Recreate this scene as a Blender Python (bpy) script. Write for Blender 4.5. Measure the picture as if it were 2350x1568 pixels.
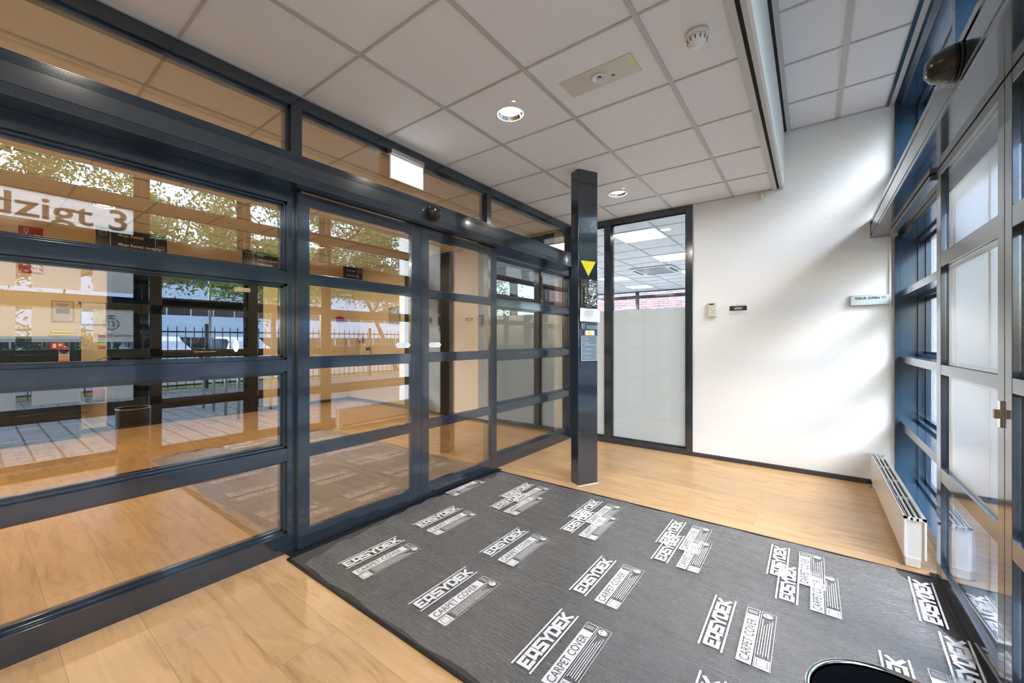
import bpy, bmesh, math, random
from mathutils import Vector, Matrix
for o in list(bpy.data.objects): bpy.data.objects.remove(o)
sc = bpy.context.scene
COL = sc.collection
PI = math.pi
# ------------------------------------------------------------------ camera
F, YAW, CX, CY, H = 933.507, math.radians(37.332), 1149.98, 781.04, 1.2425
cam = bpy.data.cameras.new('camera'); camo = bpy.data.objects.new('camera', cam); COL.objects.link(camo)
cam.sensor_width = 36; cam.lens = F * 36 / 2350; cam.clip_start = 0.02; cam.clip_end = 400
cam.shift_x = (1175 - CX) / 2350; cam.shift_y = (CY - 784) / 2350
camo.location = (0, 0, H); camo.rotation_euler = (PI / 2, 0, YAW)
sc.camera = camo
# ------------------------------------------------------------------ world, sun, exposure
w = bpy.data.worlds.new('world'); sc.world = w; w.use_nodes = True
nt = w.node_tree; nt.nodes.clear()
sky = nt.nodes.new('ShaderNodeTexSky'); sky.sky_type = 'NISHITA'; sky.sun_disc = False
sky.sun_elevation = math.radians(42); sky.sun_rotation = math.radians(120); sky.dust_density = 3.0; sky.air_density = 1.2
hs = nt.nodes.new('ShaderNodeHueSaturation'); hs.inputs['Saturation'].default_value = 1.05
bg = nt.nodes.new('ShaderNodeBackground'); bg.inputs[1].default_value = 1.75
wo = nt.nodes.new('ShaderNodeOutputWorld')
nt.links.new(sky.outputs[0], hs.inputs['Color']); mxw = nt.nodes.new('ShaderNodeMix'); mxw.data_type = 'RGBA'; mxw.blend_type = 'MULTIPLY'; mxw.inputs['Factor'].default_value = 1.0
mxw.inputs['B'].default_value = (0.88, 0.98, 1.13, 1)
nt.links.new(hs.outputs[0], mxw.inputs['A']); nt.links.new(mxw.outputs['Result'], bg.inputs[0]); nt.links.new(bg.outputs[0], wo.inputs[0])
sl = bpy.data.lights.new('sun', 'SUN'); sl.energy = 1.1; sl.angle = math.radians(22); sl.color = (0.92, 0.97, 1.0)
so = bpy.data.objects.new('sun', sl); COL.objects.link(so)
so.rotation_euler = Vector((-1.0, 0.62, -0.95)).to_track_quat('-Z', 'Y').to_euler()
sc.view_settings.view_transform = 'Standard'; sc.view_settings.look = 'None'
sc.view_settings.exposure = 0.0; sc.view_settings.gamma = 1.0; sc.view_settings.use_curve_mapping = False
sc.cycles.transparent_max_bounces = 24

# ------------------------------------------------------------------ materials
MATS = {}
def new_mat(name):
    m = bpy.data.materials.new(name); m.use_nodes = True; m.node_tree.nodes.clear(); MATS[name] = m
    return m, m.node_tree
def N(t, kind, **kw):
    n = t.nodes.new(kind)
    for k, v in kw.items():
        if k in n.inputs: n.inputs[k].default_value = v
        else: setattr(n, k, v)
    return n
def P(name, col, rough=0.5, metal=0.0, spec=0.5, bump=None, emit=None, es=0, coat=0, var=None):
    m, t = new_mat(name)
    b = N(t, 'ShaderNodeBsdfPrincipled'); b.inputs['Base Color'].default_value = (*col, 1)
    b.inputs['Roughness'].default_value = rough; b.inputs['Metallic'].default_value = metal
    b.inputs['Specular IOR Level'].default_value = spec; b.inputs['Coat Weight'].default_value = coat
    if emit: b.inputs['Emission Color'].default_value = (*emit, 1); b.inputs['Emission Strength'].default_value = es
    o = N(t, 'ShaderNodeOutputMaterial'); t.links.new(b.outputs[0], o.inputs[0])
    tc = N(t, 'ShaderNodeTexCoord')
    nz = N(t, 'ShaderNodeTexNoise'); nz.inputs['Scale'].default_value = (bump[0] if bump else 30); nz.inputs['Detail'].default_value = 4
    t.links.new(tc.outputs['Object'], nz.inputs['Vector'])
    v = var if var is not None else 0.06
    mx = N(t, 'ShaderNodeMix'); mx.data_type = 'RGBA'
    mx.inputs['A'].default_value = (*[c * (1 - v) for c in col], 1); mx.inputs['B'].default_value = (*[min(1, c * (1 + v)) for c in col], 1)
    t.links.new(nz.outputs['Fac'], mx.inputs['Factor']); t.links.new(mx.outputs['Result'], b.inputs['Base Color'])
    if bump:
        bp = N(t, 'ShaderNodeBump'); bp.inputs['Strength'].default_value = bump[1]; bp.inputs['Distance'].default_value = bump[2]
        t.links.new(nz.outputs['Fac'], bp.inputs['Height']); t.links.new(bp.outputs[0], b.inputs['Normal'])
    return m
def glass(name, tint=(1, 1, 1), r0=0.07, rough=0.0, rtint=(1, 1, 1)):
    m, t = new_mat(name)
    tr = N(t, 'ShaderNodeBsdfTransparent'); tr.inputs[0].default_value = (*tint, 1)
    gl = N(t, 'ShaderNodeBsdfGlossy'); gl.inputs['Roughness'].default_value = rough; gl.inputs['Color'].default_value = (*rtint, 1)
    lw = N(t, 'ShaderNodeLayerWeight'); lw.inputs['Blend'].default_value = 0.5
    pw = N(t, 'ShaderNodeMath'); pw.operation = 'POWER'; pw.inputs[1].default_value = 4.0
    mu = N(t, 'ShaderNodeMath'); mu.operation = 'MULTIPLY_ADD'; mu.inputs[1].default_value = 1 - r0; mu.inputs[2].default_value = r0
    mx = N(t, 'ShaderNodeMixShader'); o = N(t, 'ShaderNodeOutputMaterial')
    t.links.new(lw.outputs['Facing'], pw.inputs[0]); t.links.new(pw.outputs[0], mu.inputs[0]); t.links.new(mu.outputs[0], mx.inputs[0])
    t.links.new(tr.outputs[0], mx.inputs[1]); t.links.new(gl.outputs[0], mx.inputs[2]); t.links.new(mx.outputs[0], o.inputs[0])
    return m
def frosted(name, col, tr=0.5, rough=0.35):
    m, t = new_mat(name)
    d = N(t, 'ShaderNodeBsdfDiffuse'); d.inputs[0].default_value = (*col, 1)
    s = N(t, 'ShaderNodeBsdfTranslucent'); s.inputs[0].default_value = (*col, 1)
    g = N(t, 'ShaderNodeBsdfGlossy'); g.inputs['Roughness'].default_value = rough
    m1 = N(t, 'ShaderNodeMixShader'); m1.inputs[0].default_value = tr
    m2 = N(t, 'ShaderNodeMixShader'); m2.inputs[0].default_value = 0.05
    o = N(t, 'ShaderNodeOutputMaterial')
    t.links.new(d.outputs[0], m1.inputs[1]); t.links.new(s.outputs[0], m1.inputs[2]); t.links.new(m1.outputs[0], m2.inputs[1])
    t.links.new(g.outputs[0], m2.inputs[2]); t.links.new(m2.outputs[0], o.inputs[0])
    return m
def emis(name, col, s):
    m, t = new_mat(name); e = N(t, 'ShaderNodeEmission'); e.inputs[0].default_value = (*col, 1); e.inputs[1].default_value = s
    o = N(t, 'ShaderNodeOutputMaterial'); t.links.new(e.outputs[0], o.inputs[0]); return m

NAVY = P('navy_paint', (0.017, 0.026, 0.040), 0.14, 0.0, 0.8, var=0.05, coat=0.45)
NAVY_SKYLIT = P('skylit_navy_paint', (0.018, 0.046, 0.080), 0.16, 0.0, 0.8, var=0.05, coat=0.4)  # navy frame paint again, with sky light put into a bluer, lighter colour
BLACK = P('black_rubber', (0.008, 0.008, 0.009), 0.5)
GLBLACK = P('black_gloss_plastic', (0.012, 0.011, 0.012), 0.22)
DARK = P('dark_brown_frame', (0.016, 0.014, 0.013), 0.4)
WHITE = P('white_wall_paint', (0.80, 0.81, 0.81), 0.75, bump=(55, 0.35, 0.004), var=0.012)
BEIGE = P('beige_wall_paint', (0.80, 0.68, 0.50), 0.8, bump=(60, 0.2, 0.003), var=0.02)
TILE = P('ceiling_tile_white', (0.79, 0.785, 0.78), 0.9, bump=(240, 0.25, 0.001), var=0.03)
GRIDM = P('ceiling_grid_metal', (0.50, 0.49, 0.46), 0.45)
GAP = P('dark_shadow_gap', (0.02, 0.018, 0.016), 0.8)
WHITEP = P('white_plastic', (0.78, 0.78, 0.76), 0.35)
CREAM = P('cream_plastic', (0.62, 0.60, 0.50), 0.4)
RADW = P('radiator_white_enamel', (0.80, 0.79, 0.77), 0.3)
CHROME = P('chrome', (0.75, 0.74, 0.72), 0.12, 1.0, var=0.02)
STEEL = P('brushed_steel', (0.45, 0.45, 0.44), 0.35, 1.0)
BRASS = P('brass_bracket', (0.5, 0.42, 0.28), 0.4, 0.8)
PAPER = P('white_paper', (0.80, 0.80, 0.80), 0.7)
INKD = P('dark_ink', (0.02, 0.02, 0.025), 0.6)
INKW = P('white_ink', (0.80, 0.79, 0.78), 0.55, var=0.03)
SIGNB = P('black_sign_panel', (0.012, 0.013, 0.014), 0.35)
RED = P('red_sign', (0.42, 0.012, 0.015), 0.45)
FRED = P('red_extinguisher_paint', (0.40, 0.015, 0.015), 0.25)
YEL = P('yellow_sticker', (0.85, 0.72, 0.0), 0.5)
YCLOTH = P('yellow_cloth', (0.80, 0.68, 0.05), 0.9)
GREEN = P('green_label', (0.02, 0.30, 0.10), 0.5)
DBLUE = P('blue_label', (0.02, 0.03, 0.20), 0.5)
PLATE = P('blue_grey_plate', (0.16, 0.22, 0.29), 0.35)
PCB = P('dark_green_panel', (0.015, 0.025, 0.012), 0.15, coat=1.0, bump=(60, 0.9, 0.01), var=0.5)
GREYP = P('grey_plastic', (0.30, 0.31, 0.32), 0.35)
MIRRORP = P('clear_acrylic_plate', (0.42, 0.42, 0.26), 0.15)
DOORG = P('grey_door_paint', (0.035, 0.036, 0.038), 0.5)
BINM = P('dark_bin_enamel', (0.012, 0.014, 0.018), 0.12, coat=0.6)
ALU = P('anodised_aluminium', (0.42, 0.42, 0.43), 0.3, 1.0)
GL_IN = glass('partition_glass', (0.95, 0.925, 0.86), 0.165)
GL_OUT = glass('facade_glass', (0.95, 0.98, 1.0), 0.06)
GL_DARK = glass('smoked_door_glass', (0.10, 0.10, 0.10), 0.05)
GL_OFF = glass('office_glass', (0.95, 0.97, 0.98), 0.03)
FROST = frosted('frosted_film', (0.80, 0.80, 0.78))
FROSTB = frosted('blue_grey_frosted_film', (0.33, 0.43, 0.50), 0.3)
FILMG = frosted('outside_sticker_film', (0.66, 0.68, 0.68), 0.65)
FILMD = P('sticker_print_grey', (0.16, 0.18, 0.20), 0.6)
EXITE = emis('exit_sign_light', (0.95, 0.98, 1.0), 2.4)
LEDP = emis('led_panel_light', (1.0, 0.98, 0.95), 5.0)
BULB = emis('downlight_bulb', (1.0, 0.88, 0.68), 14.0)
OVAL = emis('oval_glow', (1.0, 0.86, 0.62), 5.0)

def wood_floor():
    m, t = new_mat('oak_plank_floor')
    tc = N(t, 'ShaderNodeTexCoord')
    def mp(sx, sy, lx=0, ly=0):
        a = N(t, 'ShaderNodeMapping'); a.inputs['Scale'].default_value = (sx, sy, 1); a.inputs['Location'].default_value = (lx, ly, 0)
        t.links.new(tc.outputs['Object'], a.inputs['Vector']); return a
    br = N(t, 'ShaderNodeTexBrick'); br.offset = 0.37; br.inputs['Scale'].default_value = 1
    br.inputs['Brick Width'].default_value = 1.30; br.inputs['Row Height'].default_value = 0.2475
    br.inputs['Mortar Size'].default_value = 0.0009; br.inputs['Mortar Smooth'].default_value = 0.1; br.inputs['Bias'].default_value = 0
    br.inputs['Color1'].default_value = (0.0, 0, 0, 1); br.inputs['Color2'].default_value = (1, 1, 1, 1); br.inputs['Mortar'].default_value = (0.5, 0.5, 0.5, 1)
    b0 = mp(1, 1, 0.31, -0.222 + 0.2475); t.links.new(b0.outputs[0], br.inputs['Vector'])
    # grain stretched along X with per plank offset
    off = N(t, 'ShaderNodeVectorMath'); off.operation = 'MULTIPLY_ADD'
    off.inputs[1].default_value = (3.1, 7.7, 5.0); t.links.new(br.outputs['Color'], off.inputs[0])
    g0 = mp(1.3, 9.0); t.links.new(g0.outputs[0], off.inputs[2])
    n1 = N(t, 'ShaderNodeTexNoise'); n1.inputs['Scale'].default_value = 1.6; n1.inputs['Detail'].default_value = 8; n1.inputs['Roughness'].default_value = 0.62; n1.inputs['Distortion'].default_value = 1.2
    t.links.new(off.outputs[0], n1.inputs['Vector'])
    n2 = N(t, 'ShaderNodeTexNoise'); n2.inputs['Scale'].default_value = 2.2; n2.inputs['Detail'].default_value = 3
    t.links.new(tc.outputs['Object'], n2.inputs['Vector'])
    cr = N(t, 'ShaderNodeValToRGB'); e = cr.color_ramp.elements
    e[0].position = 0.28; e[0].color = (0.42, 0.235, 0.105, 1); e[1].position = 0.62; e[1].color = (0.68, 0.43, 0.225, 1)
    q = e.new(0.46); q.color = (0.61, 0.38, 0.185, 1)
    t.links.new(n1.outputs['Fac'], cr.inputs[0])
    mx = N(t, 'ShaderNodeMix'); mx.data_type = 'RGBA'; mx.blend_type = 'MULTIPLY'; mx.inputs['Factor'].default_value = 1
    vr = N(t, 'ShaderNodeMapRange'); vr.inputs['To Min'].default_value = 0.86; vr.inputs['To Max'].default_value = 1.08
    av = N(t, 'ShaderNodeMath'); av.operation = 'ADD'
    m3 = N(t, 'ShaderNodeMath'); m3.operation = 'MULTIPLY'; m3.inputs[1].default_value = 0.5
    t.links.new(br.outputs['Color'], m3.inputs[0]); t.links.new(m3.outputs[0], av.inputs[0])
    m4 = N(t, 'ShaderNodeMath'); m4.operation = 'MULTIPLY'; m4.inputs[1].default_value = 0.5
    t.links.new(n2.outputs['Fac'], m4.inputs[0]); t.links.new(m4.outputs[0], av.inputs[1])
    t.links.new(av.outputs[0], vr.inputs['Value']); t.links.new(cr.outputs[0], mx.inputs['A']); t.links.new(vr.outputs[0], mx.inputs['B'])
    seam = N(t, 'ShaderNodeMix'); seam.data_type = 'RGBA'; seam.inputs['B'].default_value = (0.30, 0.18, 0.09, 1)
    t.links.new(br.outputs['Fac'], seam.inputs['Factor']); t.links.new(mx.outputs['Result'], seam.inputs['A'])
    b = N(t, 'ShaderNodeBsdfPrincipled'); b.inputs['Roughness'].default_value = 0.32; b.inputs['Specular IOR Level'].default_value = 0.4
    t.links.new(seam.outputs['Result'], b.inputs['Base Color'])
    bp = N(t, 'ShaderNodeBump'); bp.inputs['Strength'].default_value = 0.08; bp.inputs['Distance'].default_value = 0.002
    t.links.new(n1.outputs['Fac'], bp.inputs['Height']); t.links.new(bp.outputs[0], b.inputs['Normal'])
    o = N(t, 'ShaderNodeOutputMaterial'); t.links.new(b.outputs[0], o.inputs[0]); return m
FLOOR = wood_floor()
def brickmat(name, c1, c2, mort, bw, rh, ms, rough=0.85, vert=False, sc_=1.0, bumpy=0.4, rot=None):
    m, t = new_mat(name); tc = N(t, 'ShaderNodeTexCoord'); mp = N(t, 'ShaderNodeMapping')
    if vert: mp.inputs['Rotation'].default_value = rot or (PI / 2, 0, 0)
    elif rot: mp.inputs['Rotation'].default_value = rot
    br = N(t, 'ShaderNodeTexBrick'); br.inputs['Scale'].default_value = sc_; br.inputs['Brick Width'].default_value = bw
    br.inputs['Row Height'].default_value = rh; br.inputs['Mortar Size'].default_value = ms
    br.inputs['Color1'].default_value = (*c1, 1); br.inputs['Color2'].default_value = (*c2, 1); br.inputs['Mortar'].default_value = (*mort, 1)
    b = N(t, 'ShaderNodeBsdfPrincipled'); b.inputs['Roughness'].default_value = rough
    nz = N(t, 'ShaderNodeTexNoise'); nz.inputs['Scale'].default_value = 3; nz.inputs['Detail'].default_value = 5
    mx = N(t, 'ShaderNodeMix'); mx.data_type = 'RGBA'; mx.blend_type = 'MULTIPLY'; mx.inputs['Factor'].default_value = 0.5
    t.links.new(tc.outputs['Object'], mp.inputs[0]); t.links.new(mp.outputs[0], br.inputs['Vector']); t.links.new(tc.outputs['Object'], nz.inputs['Vector'])
    t.links.new(br.outputs['Color'], mx.inputs['A']); t.links.new(nz.outputs['Color'], mx.inputs['B']); t.links.new(mx.outputs['Result'], b.inputs['Base Color'])
    bp = N(t, 'ShaderNodeBump'); bp.inputs['Strength'].default_value = bumpy; bp.invert = True; bp.inputs['Distance'].default_value = 0.01
    t.links.new(br.outputs['Fac'], bp.inputs['Height']); t.links.new(bp.outputs[0], b.inputs['Normal'])
    o = N(t, 'ShaderNodeOutputMaterial'); t.links.new(b.outputs[0], o.inputs[0]); return m
PAVE = brickmat('concrete_pavers', (0.25, 0.265, 0.255), (0.17, 0.19, 0.18), (0.03, 0.045, 0.03), 0.22, 0.22, 0.012)
BRICK = brickmat('red_multicolour_brick', (0.42, 0.17, 0.14), (0.20, 0.14, 0.16), (0.40, 0.38, 0.36), 0.42, 0.11, 0.012, vert=True)
BRICKX = brickmat('red_brown_brick', (0.40, 0.17, 0.12), (0.24, 0.13, 0.11), (0.30, 0.28, 0.26), 0.42, 0.11, 0.012, vert=True, rot=(PI / 2, 0, PI / 2))
ASPH = P('asphalt', (0.16, 0.165, 0.17), 0.9, bump=(80, 0.3, 0.01), var=0.2)
GRASS = P('verge_grass', (0.10, 0.17, 0.035), 0.95, bump=(40, 1, 0.03), var=0.5)
LEAFY = P('yellow_green_leaves', (0.30, 0.33, 0.06), 0.6, var=0.45)
LEAFG = P('green_leaves', (0.10, 0.22, 0.04), 0.6, var=0.45)
HEDGE = P('hedge_leaves', (0.05, 0.11, 0.03), 0.8, var=0.6)
BARK = P('tree_bark', (0.09, 0.07, 0.055), 0.9, bump=(25, 0.8, 0.02), var=0.3)
CLAD = P('white_panel_cladding', (0.80, 0.80, 0.80), 0.6)
DWIN = P('dark_window_band', (0.02, 0.03, 0.045), 0.1)
FENCEM = P('black_fence_paint', (0.02, 0.025, 0.025), 0.5)
GALV = P('galvanised_steel', (0.55, 0.57, 0.60), 0.35, 0.9)
CARW = P('white_car_paint', (0.75, 0.76, 0.78), 0.15, coat=1)
CARB = P('dark_car_paint', (0.03, 0.035, 0.045), 0.15, coat=1)
TYRE = P('tyre_rubber', (0.02, 0.02, 0.02), 0.8)
def carpet():
    m, t = new_mat('charcoal_ribbed_carpet'); tc = N(t, 'ShaderNodeTexCoord')
    nz = N(t, 'ShaderNodeTexNoise'); nz.inputs['Scale'].default_value = 260; nz.inputs['Detail'].default_value = 2
    n2 = N(t, 'ShaderNodeTexNoise'); n2.inputs['Scale'].default_value = 3; n2.inputs['Detail'].default_value = 4
    cr = N(t, 'ShaderNodeValToRGB'); e = cr.color_ramp.elements
    e[0].position = 0.35; e[0].color = (0.028, 0.026, 0.027, 1); e[1].position = 0.75; e[1].color = (0.125, 0.115, 0.108, 1)
    ad = N(t, 'ShaderNodeMath'); ad.operation = 'MULTIPLY_ADD'; ad.inputs[1].default_value = 0.35; 
    m5 = N(t, 'ShaderNodeMath'); m5.operation = 'MULTIPLY'; m5.inputs[1].default_value = 0.7
    t.links.new(tc.outputs['Object'], nz.inputs['Vector']); t.links.new(tc.outputs['Object'], n2.inputs['Vector'])
    t.links.new(nz.outputs['Fac'], m5.inputs[0]); t.links.new(n2.outputs['Fac'], ad.inputs[0]); t.links.new(m5.outputs[0], ad.inputs[2])
    t.links.new(ad.outputs[0], cr.inputs[0])
    b = N(t, 'ShaderNodeBsdfPrincipled'); b.inputs['Roughness'].default_value = 0.95; t.links.new(cr.outputs[0], b.inputs['Base Color'])
    o = N(t, 'ShaderNodeOutputMaterial'); t.links.new(b.outputs[0], o.inputs[0]); return m
CARPET = carpet()
def plastic_film(name, r0, milky, rg=0.30):
    m, t = new_mat(name); tc = N(t, 'ShaderNodeTexCoord')
    mp = N(t, 'ShaderNodeMapping'); mp.inputs['Scale'].default_value = (2.2, 30, 1); mp.inputs['Rotation'].default_value = (0, 0, math.radians(-6))
    nz = N(t, 'ShaderNodeTexNoise'); nz.inputs['Scale'].default_value = 2.6; nz.inputs['Detail'].default_value = 6; nz.inputs['Distortion'].default_value = 1.2
    n2 = N(t, 'ShaderNodeTexNoise'); n2.inputs['Scale'].default_value = 16; n2.inputs['Detail'].default_value = 6; n2.inputs['Roughness'].default_value = 0.65
    ad = N(t, 'ShaderNodeMath'); ad.operation = 'MULTIPLY_ADD'; ad.inputs[1].default_value = 0.55
    t.links.new(tc.outputs['Object'], mp.inputs[0]); t.links.new(mp.outputs[0], nz.inputs['Vector']); t.links.new(tc.outputs['Object'], n2.inputs['Vector'])
    t.links.new(n2.outputs['Fac'], ad.inputs[0]); t.links.new(nz.outputs['Fac'], ad.inputs[2])
    bp = N(t, 'ShaderNodeBump'); bp.inputs['Strength'].default_value = 1.0; bp.inputs['Distance'].default_value = 0.02
    t.links.new(ad.outputs[0], bp.inputs['Height'])
    tr = N(t, 'ShaderNodeBsdfTransparent'); tr.inputs[0].default_value = (0.97, 0.97, 0.97, 1)
    df = N(t, 'ShaderNodeBsdfDiffuse'); df.inputs[0].default_value = (0.75, 0.76, 0.78, 1)
    gl = N(t, 'ShaderNodeBsdfGlossy'); gl.inputs['Roughness'].default_value = rg
    t.links.new(bp.outputs[0], gl.inputs['Normal'])
    lw = N(t, 'ShaderNodeLayerWeight'); lw.inputs['Blend'].default_value = 0.5; t.links.new(bp.outputs[0], lw.inputs['Normal'])
    pw = N(t, 'ShaderNodeMath'); pw.operation = 'POWER'; pw.inputs[1].default_value = 3.5
    mu = N(t, 'ShaderNodeMath'); mu.operation = 'MULTIPLY_ADD'; mu.inputs[1].default_value = 1 - r0; mu.inputs[2].default_value = r0
    m1 = N(t, 'ShaderNodeMixShader'); m1.inputs[0].default_value = milky
    mx = N(t, 'ShaderNodeMixShader'); o = N(t, 'ShaderNodeOutputMaterial')
    t.links.new(lw.outputs['Facing'], pw.inputs[0]); t.links.new(pw.outputs[0], mu.inputs[0]); t.links.new(mu.outputs[0], mx.inputs[0])
    t.links.new(tr.outputs[0], m1.inputs[1]); t.links.new(df.outputs[0], m1.inputs[2])
    t.links.new(m1.outputs[0], mx.inputs[1]); t.links.new(gl.outputs[0], mx.inputs[2]); t.links.new(mx.outputs[0], o.inputs[0])
    return m
FILM = plastic_film('clear_plastic_film', 0.15, 0.07)
FILM2 = plastic_film('crinkled_clear_film', 0.08, 0.03, 0.14)

# ------------------------------------------------------------------ mesh helpers
class MB:
    def __init__(s): s.v = []; s.f = []; s.m = []; s.cur = 0; s.sm = []; s.smooth = False
    def add(s, vs, fs):
        b = len(s.v); s.v += [tuple(p) for p in vs]
        for f in fs: s.f.append([b + i for i in f]); s.m.append(s.cur); s.sm.append(s.smooth)
        return s
    def box(s, x0, x1, y0, y1, z0, z1):
        x0, x1 = sorted((x0, x1)); y0, y1 = sorted((y0, y1)); z0, z1 = sorted((z0, z1))
        v = [(x0, y0, z0), (x1, y0, z0), (x1, y1, z0), (x0, y1, z0), (x0, y0, z1), (x1, y0, z1), (x1, y1, z1), (x0, y1, z1)]
        return s.add(v, [(0, 3, 2, 1), (4, 5, 6, 7), (0, 1, 5, 4), (1, 2, 6, 5), (2, 3, 7, 6), (3, 0, 4, 7)])
    def lathe(s, prof, c=(0, 0, 0), n=32, axis='z', sx=1, sy=1, caps=True):
        vs = []; fs = []
        for r, z in prof:
            for i in range(n):
                a = 2 * PI * i / n; x, y = r * math.cos(a) * sx, r * math.sin(a) * sy
                p = (x, y, z) if axis == 'z' else ((x, -z, y) if axis == 'y' else (z, x, y))
                vs.append((p[0] + c[0], p[1] + c[1], p[2] + c[2]))
        for k in range(len(prof) - 1):
            for i in range(n):
                j = (i + 1) % n; fs.append((k * n + i, k * n + j, (k + 1) * n + j, (k + 1) * n + i))
        if caps and prof[0][0] > 1e-6: fs.append(tuple(range(n - 1, -1, -1)))
        if caps is True and prof[-1][0] > 1e-6: fs.append(tuple((len(prof) - 1) * n + i for i in range(n)))
        o = s.smooth; s.smooth = True; s.add(vs, fs); s.smooth = o; return s
    def tube(s, pts, r, n=8):
        pts = [Vector(p) for p in pts]; vs = []; fs = []; up = Vector((0, 0, 1))
        for k, p in enumerate(pts):
            d = (pts[min(k + 1, len(pts) - 1)] - pts[max(k - 1, 0)]).normalized()
            a = d.cross(up if abs(d.z) < 0.9 else Vector((1, 0, 0))).normalized(); b = d.cross(a)
            rr = r[k] if isinstance(r, (list, tuple)) else r
            for i in range(n):
                t = 2 * PI * i / n; vs.append(p + a * rr * math.cos(t) + b * rr * math.sin(t))
        for k in range(len(pts) - 1):
            for i in range(n):
                j = (i + 1) % n; fs.append((k * n + i, k * n + j, (k + 1) * n + j, (k + 1) * n + i))
        fs.append(tuple(range(n - 1, -1, -1))); fs.append(tuple((len(pts) - 1) * n + i for i in range(n)))
        o = s.smooth; s.smooth = True; s.add(vs, fs); s.smooth = o; return s
    def prism(s, poly, y0, y1):     # polygon in xz extruded along y
        n = len(poly); v = [(x, y0, z) for x, z in poly] + [(x, y1, z) for x, z in poly]
        f = [tuple(range(n)), tuple(range(2 * n - 1, n - 1, -1))] + [(i, i + n, (i + 1) % n + n, (i + 1) % n) for i in range(n)]
        return s.add(v, f)
    def text(s, body, size, x, z, y=0.0, align='LEFT', weight=0.0, depth=0.0004, width=None, spacing=1.0):
        cu = bpy.data.curves.new('t', 'FONT'); cu.body = body; cu.size = size; cu.align_x = align; cu.offset = weight; cu.extrude = depth
        cu.space_character = spacing; cu.resolution_u = 3
        ob = bpy.data.objects.new('t', cu); COL.objects.link(ob)
        dg = bpy.context.evaluated_depsgraph_get(); dg.update()
        me = bpy.data.meshes.new_from_object(ob.evaluated_get(dg))
        xs = [v.co.x for v in me.vertices]; k = 1.0
        if width and xs: k = width / (max(xs) - min(xs))
        s.add([(x + v.co.x * k, y - v.co.z - depth, z + v.co.y) for v in me.vertices], [tuple(p.vertices) for p in me.polygons])
        bpy.data.objects.remove(ob); bpy.data.meshes.remove(me); bpy.data.curves.remove(cu)
        return s
    def build(s, name, mats, parent=None, loc=None, rz=0.0, bevel=0.0):
        me = bpy.data.meshes.new(name); me.from_pydata(s.v, [], s.f)
        if not isinstance(mats, (list, tuple)): mats = [mats]
        for m in mats: me.materials.append(m)
        me.polygons.foreach_set('material_index', s.m); me.polygons.foreach_set('use_smooth', s.sm)
        me.update(); bm = bmesh.new(); bm.from_mesh(me); bmesh.ops.recalc_face_normals(bm, faces=bm.faces); bm.to_mesh(me); bm.free()
        o = bpy.data.objects.new(name, me); COL.objects.link(o)
        if parent: o.parent = parent
        if loc: o.location = loc
        o.rotation_euler.z = rz
        if bevel:
            b = o.modifiers.new('bevel', 'BEVEL'); b.width = bevel; b.segments = 2; b.limit_method = 'ANGLE'
        return o
def tag(o, label, cat, group=None, kind=None):
    o['label'] = label; o['category'] = cat
    if group: o['group'] = group
    if kind: o['kind'] = kind
    return o
def thing(name, label, cat, loc=(0, 0, 0), rz=0.0, group=None):
    o = bpy.data.objects.new(name, None); COL.objects.link(o); o.location = loc; o.rotation_euler.z = rz
    o.empty_display_size = 0.1
    return tag(o, label, cat, group)
def struct(name, loc=(0, 0, 0)):
    o = bpy.data.objects.new(name, None); COL.objects.link(o); o.location = loc; o['kind'] = 'structure'; return o
def S(mb, name, mat, **k):
    o = mb.build(name, mat, **k); o['kind'] = 'structure'; return o
def copy_tree(o, parent=None):
    c = o.copy(); COL.objects.link(c); c.parent = parent
    for ch in list(o.children): copy_tree(ch, c)
    return c

ZC, ZU, YB, XW = 2.694, 3.222, 4.725, -7.70
# ================================================================== SHELL
S(MB().box(-12, 0.585, -1.8, 4.86, -0.12, 0.0), 'floor', FLOOR)
S(MB().box(-12, 0.585, 4.86, 12.2, -0.12, 0.0), 'floor', P('office_grey_carpet', (0.42, 0.43, 0.44), 0.95, bump=(200, 0.3, 0.002)))
S(MB().box(-1.012, 0.553, YB, 4.86, 0, 3.6), 'wall_back', WHITE)
S(MB().box(-12, 0.75, -1.95, -1.8, -0.1, 3.6), 'wall_front', BEIGE)
# lobby far wall (X = XW) with opening for the glazed door y 1.21..3.11
w_ = MB().box(XW - 0.15, XW, -1.8, 1.16, 0, 2.8).box(XW - 0.15, XW, 3.16, 4.85, 0, 2.8).box(XW - 0.15, XW, 1.16, 3.16, 2.36, 2.8)
S(w_, 'wall_left', BEIGE)
w_ = MB().box(XW - 0.15, -5.86, 4.85, 4.95, 0, 2.8).box(-4.70, -4.15, 4.85, 4.95, 0, 2.8).box(-2.79, -2.45, 4.85, 4.95, 0, 2.8)
S(w_, 'wall_lobby', BEIGE)
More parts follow.
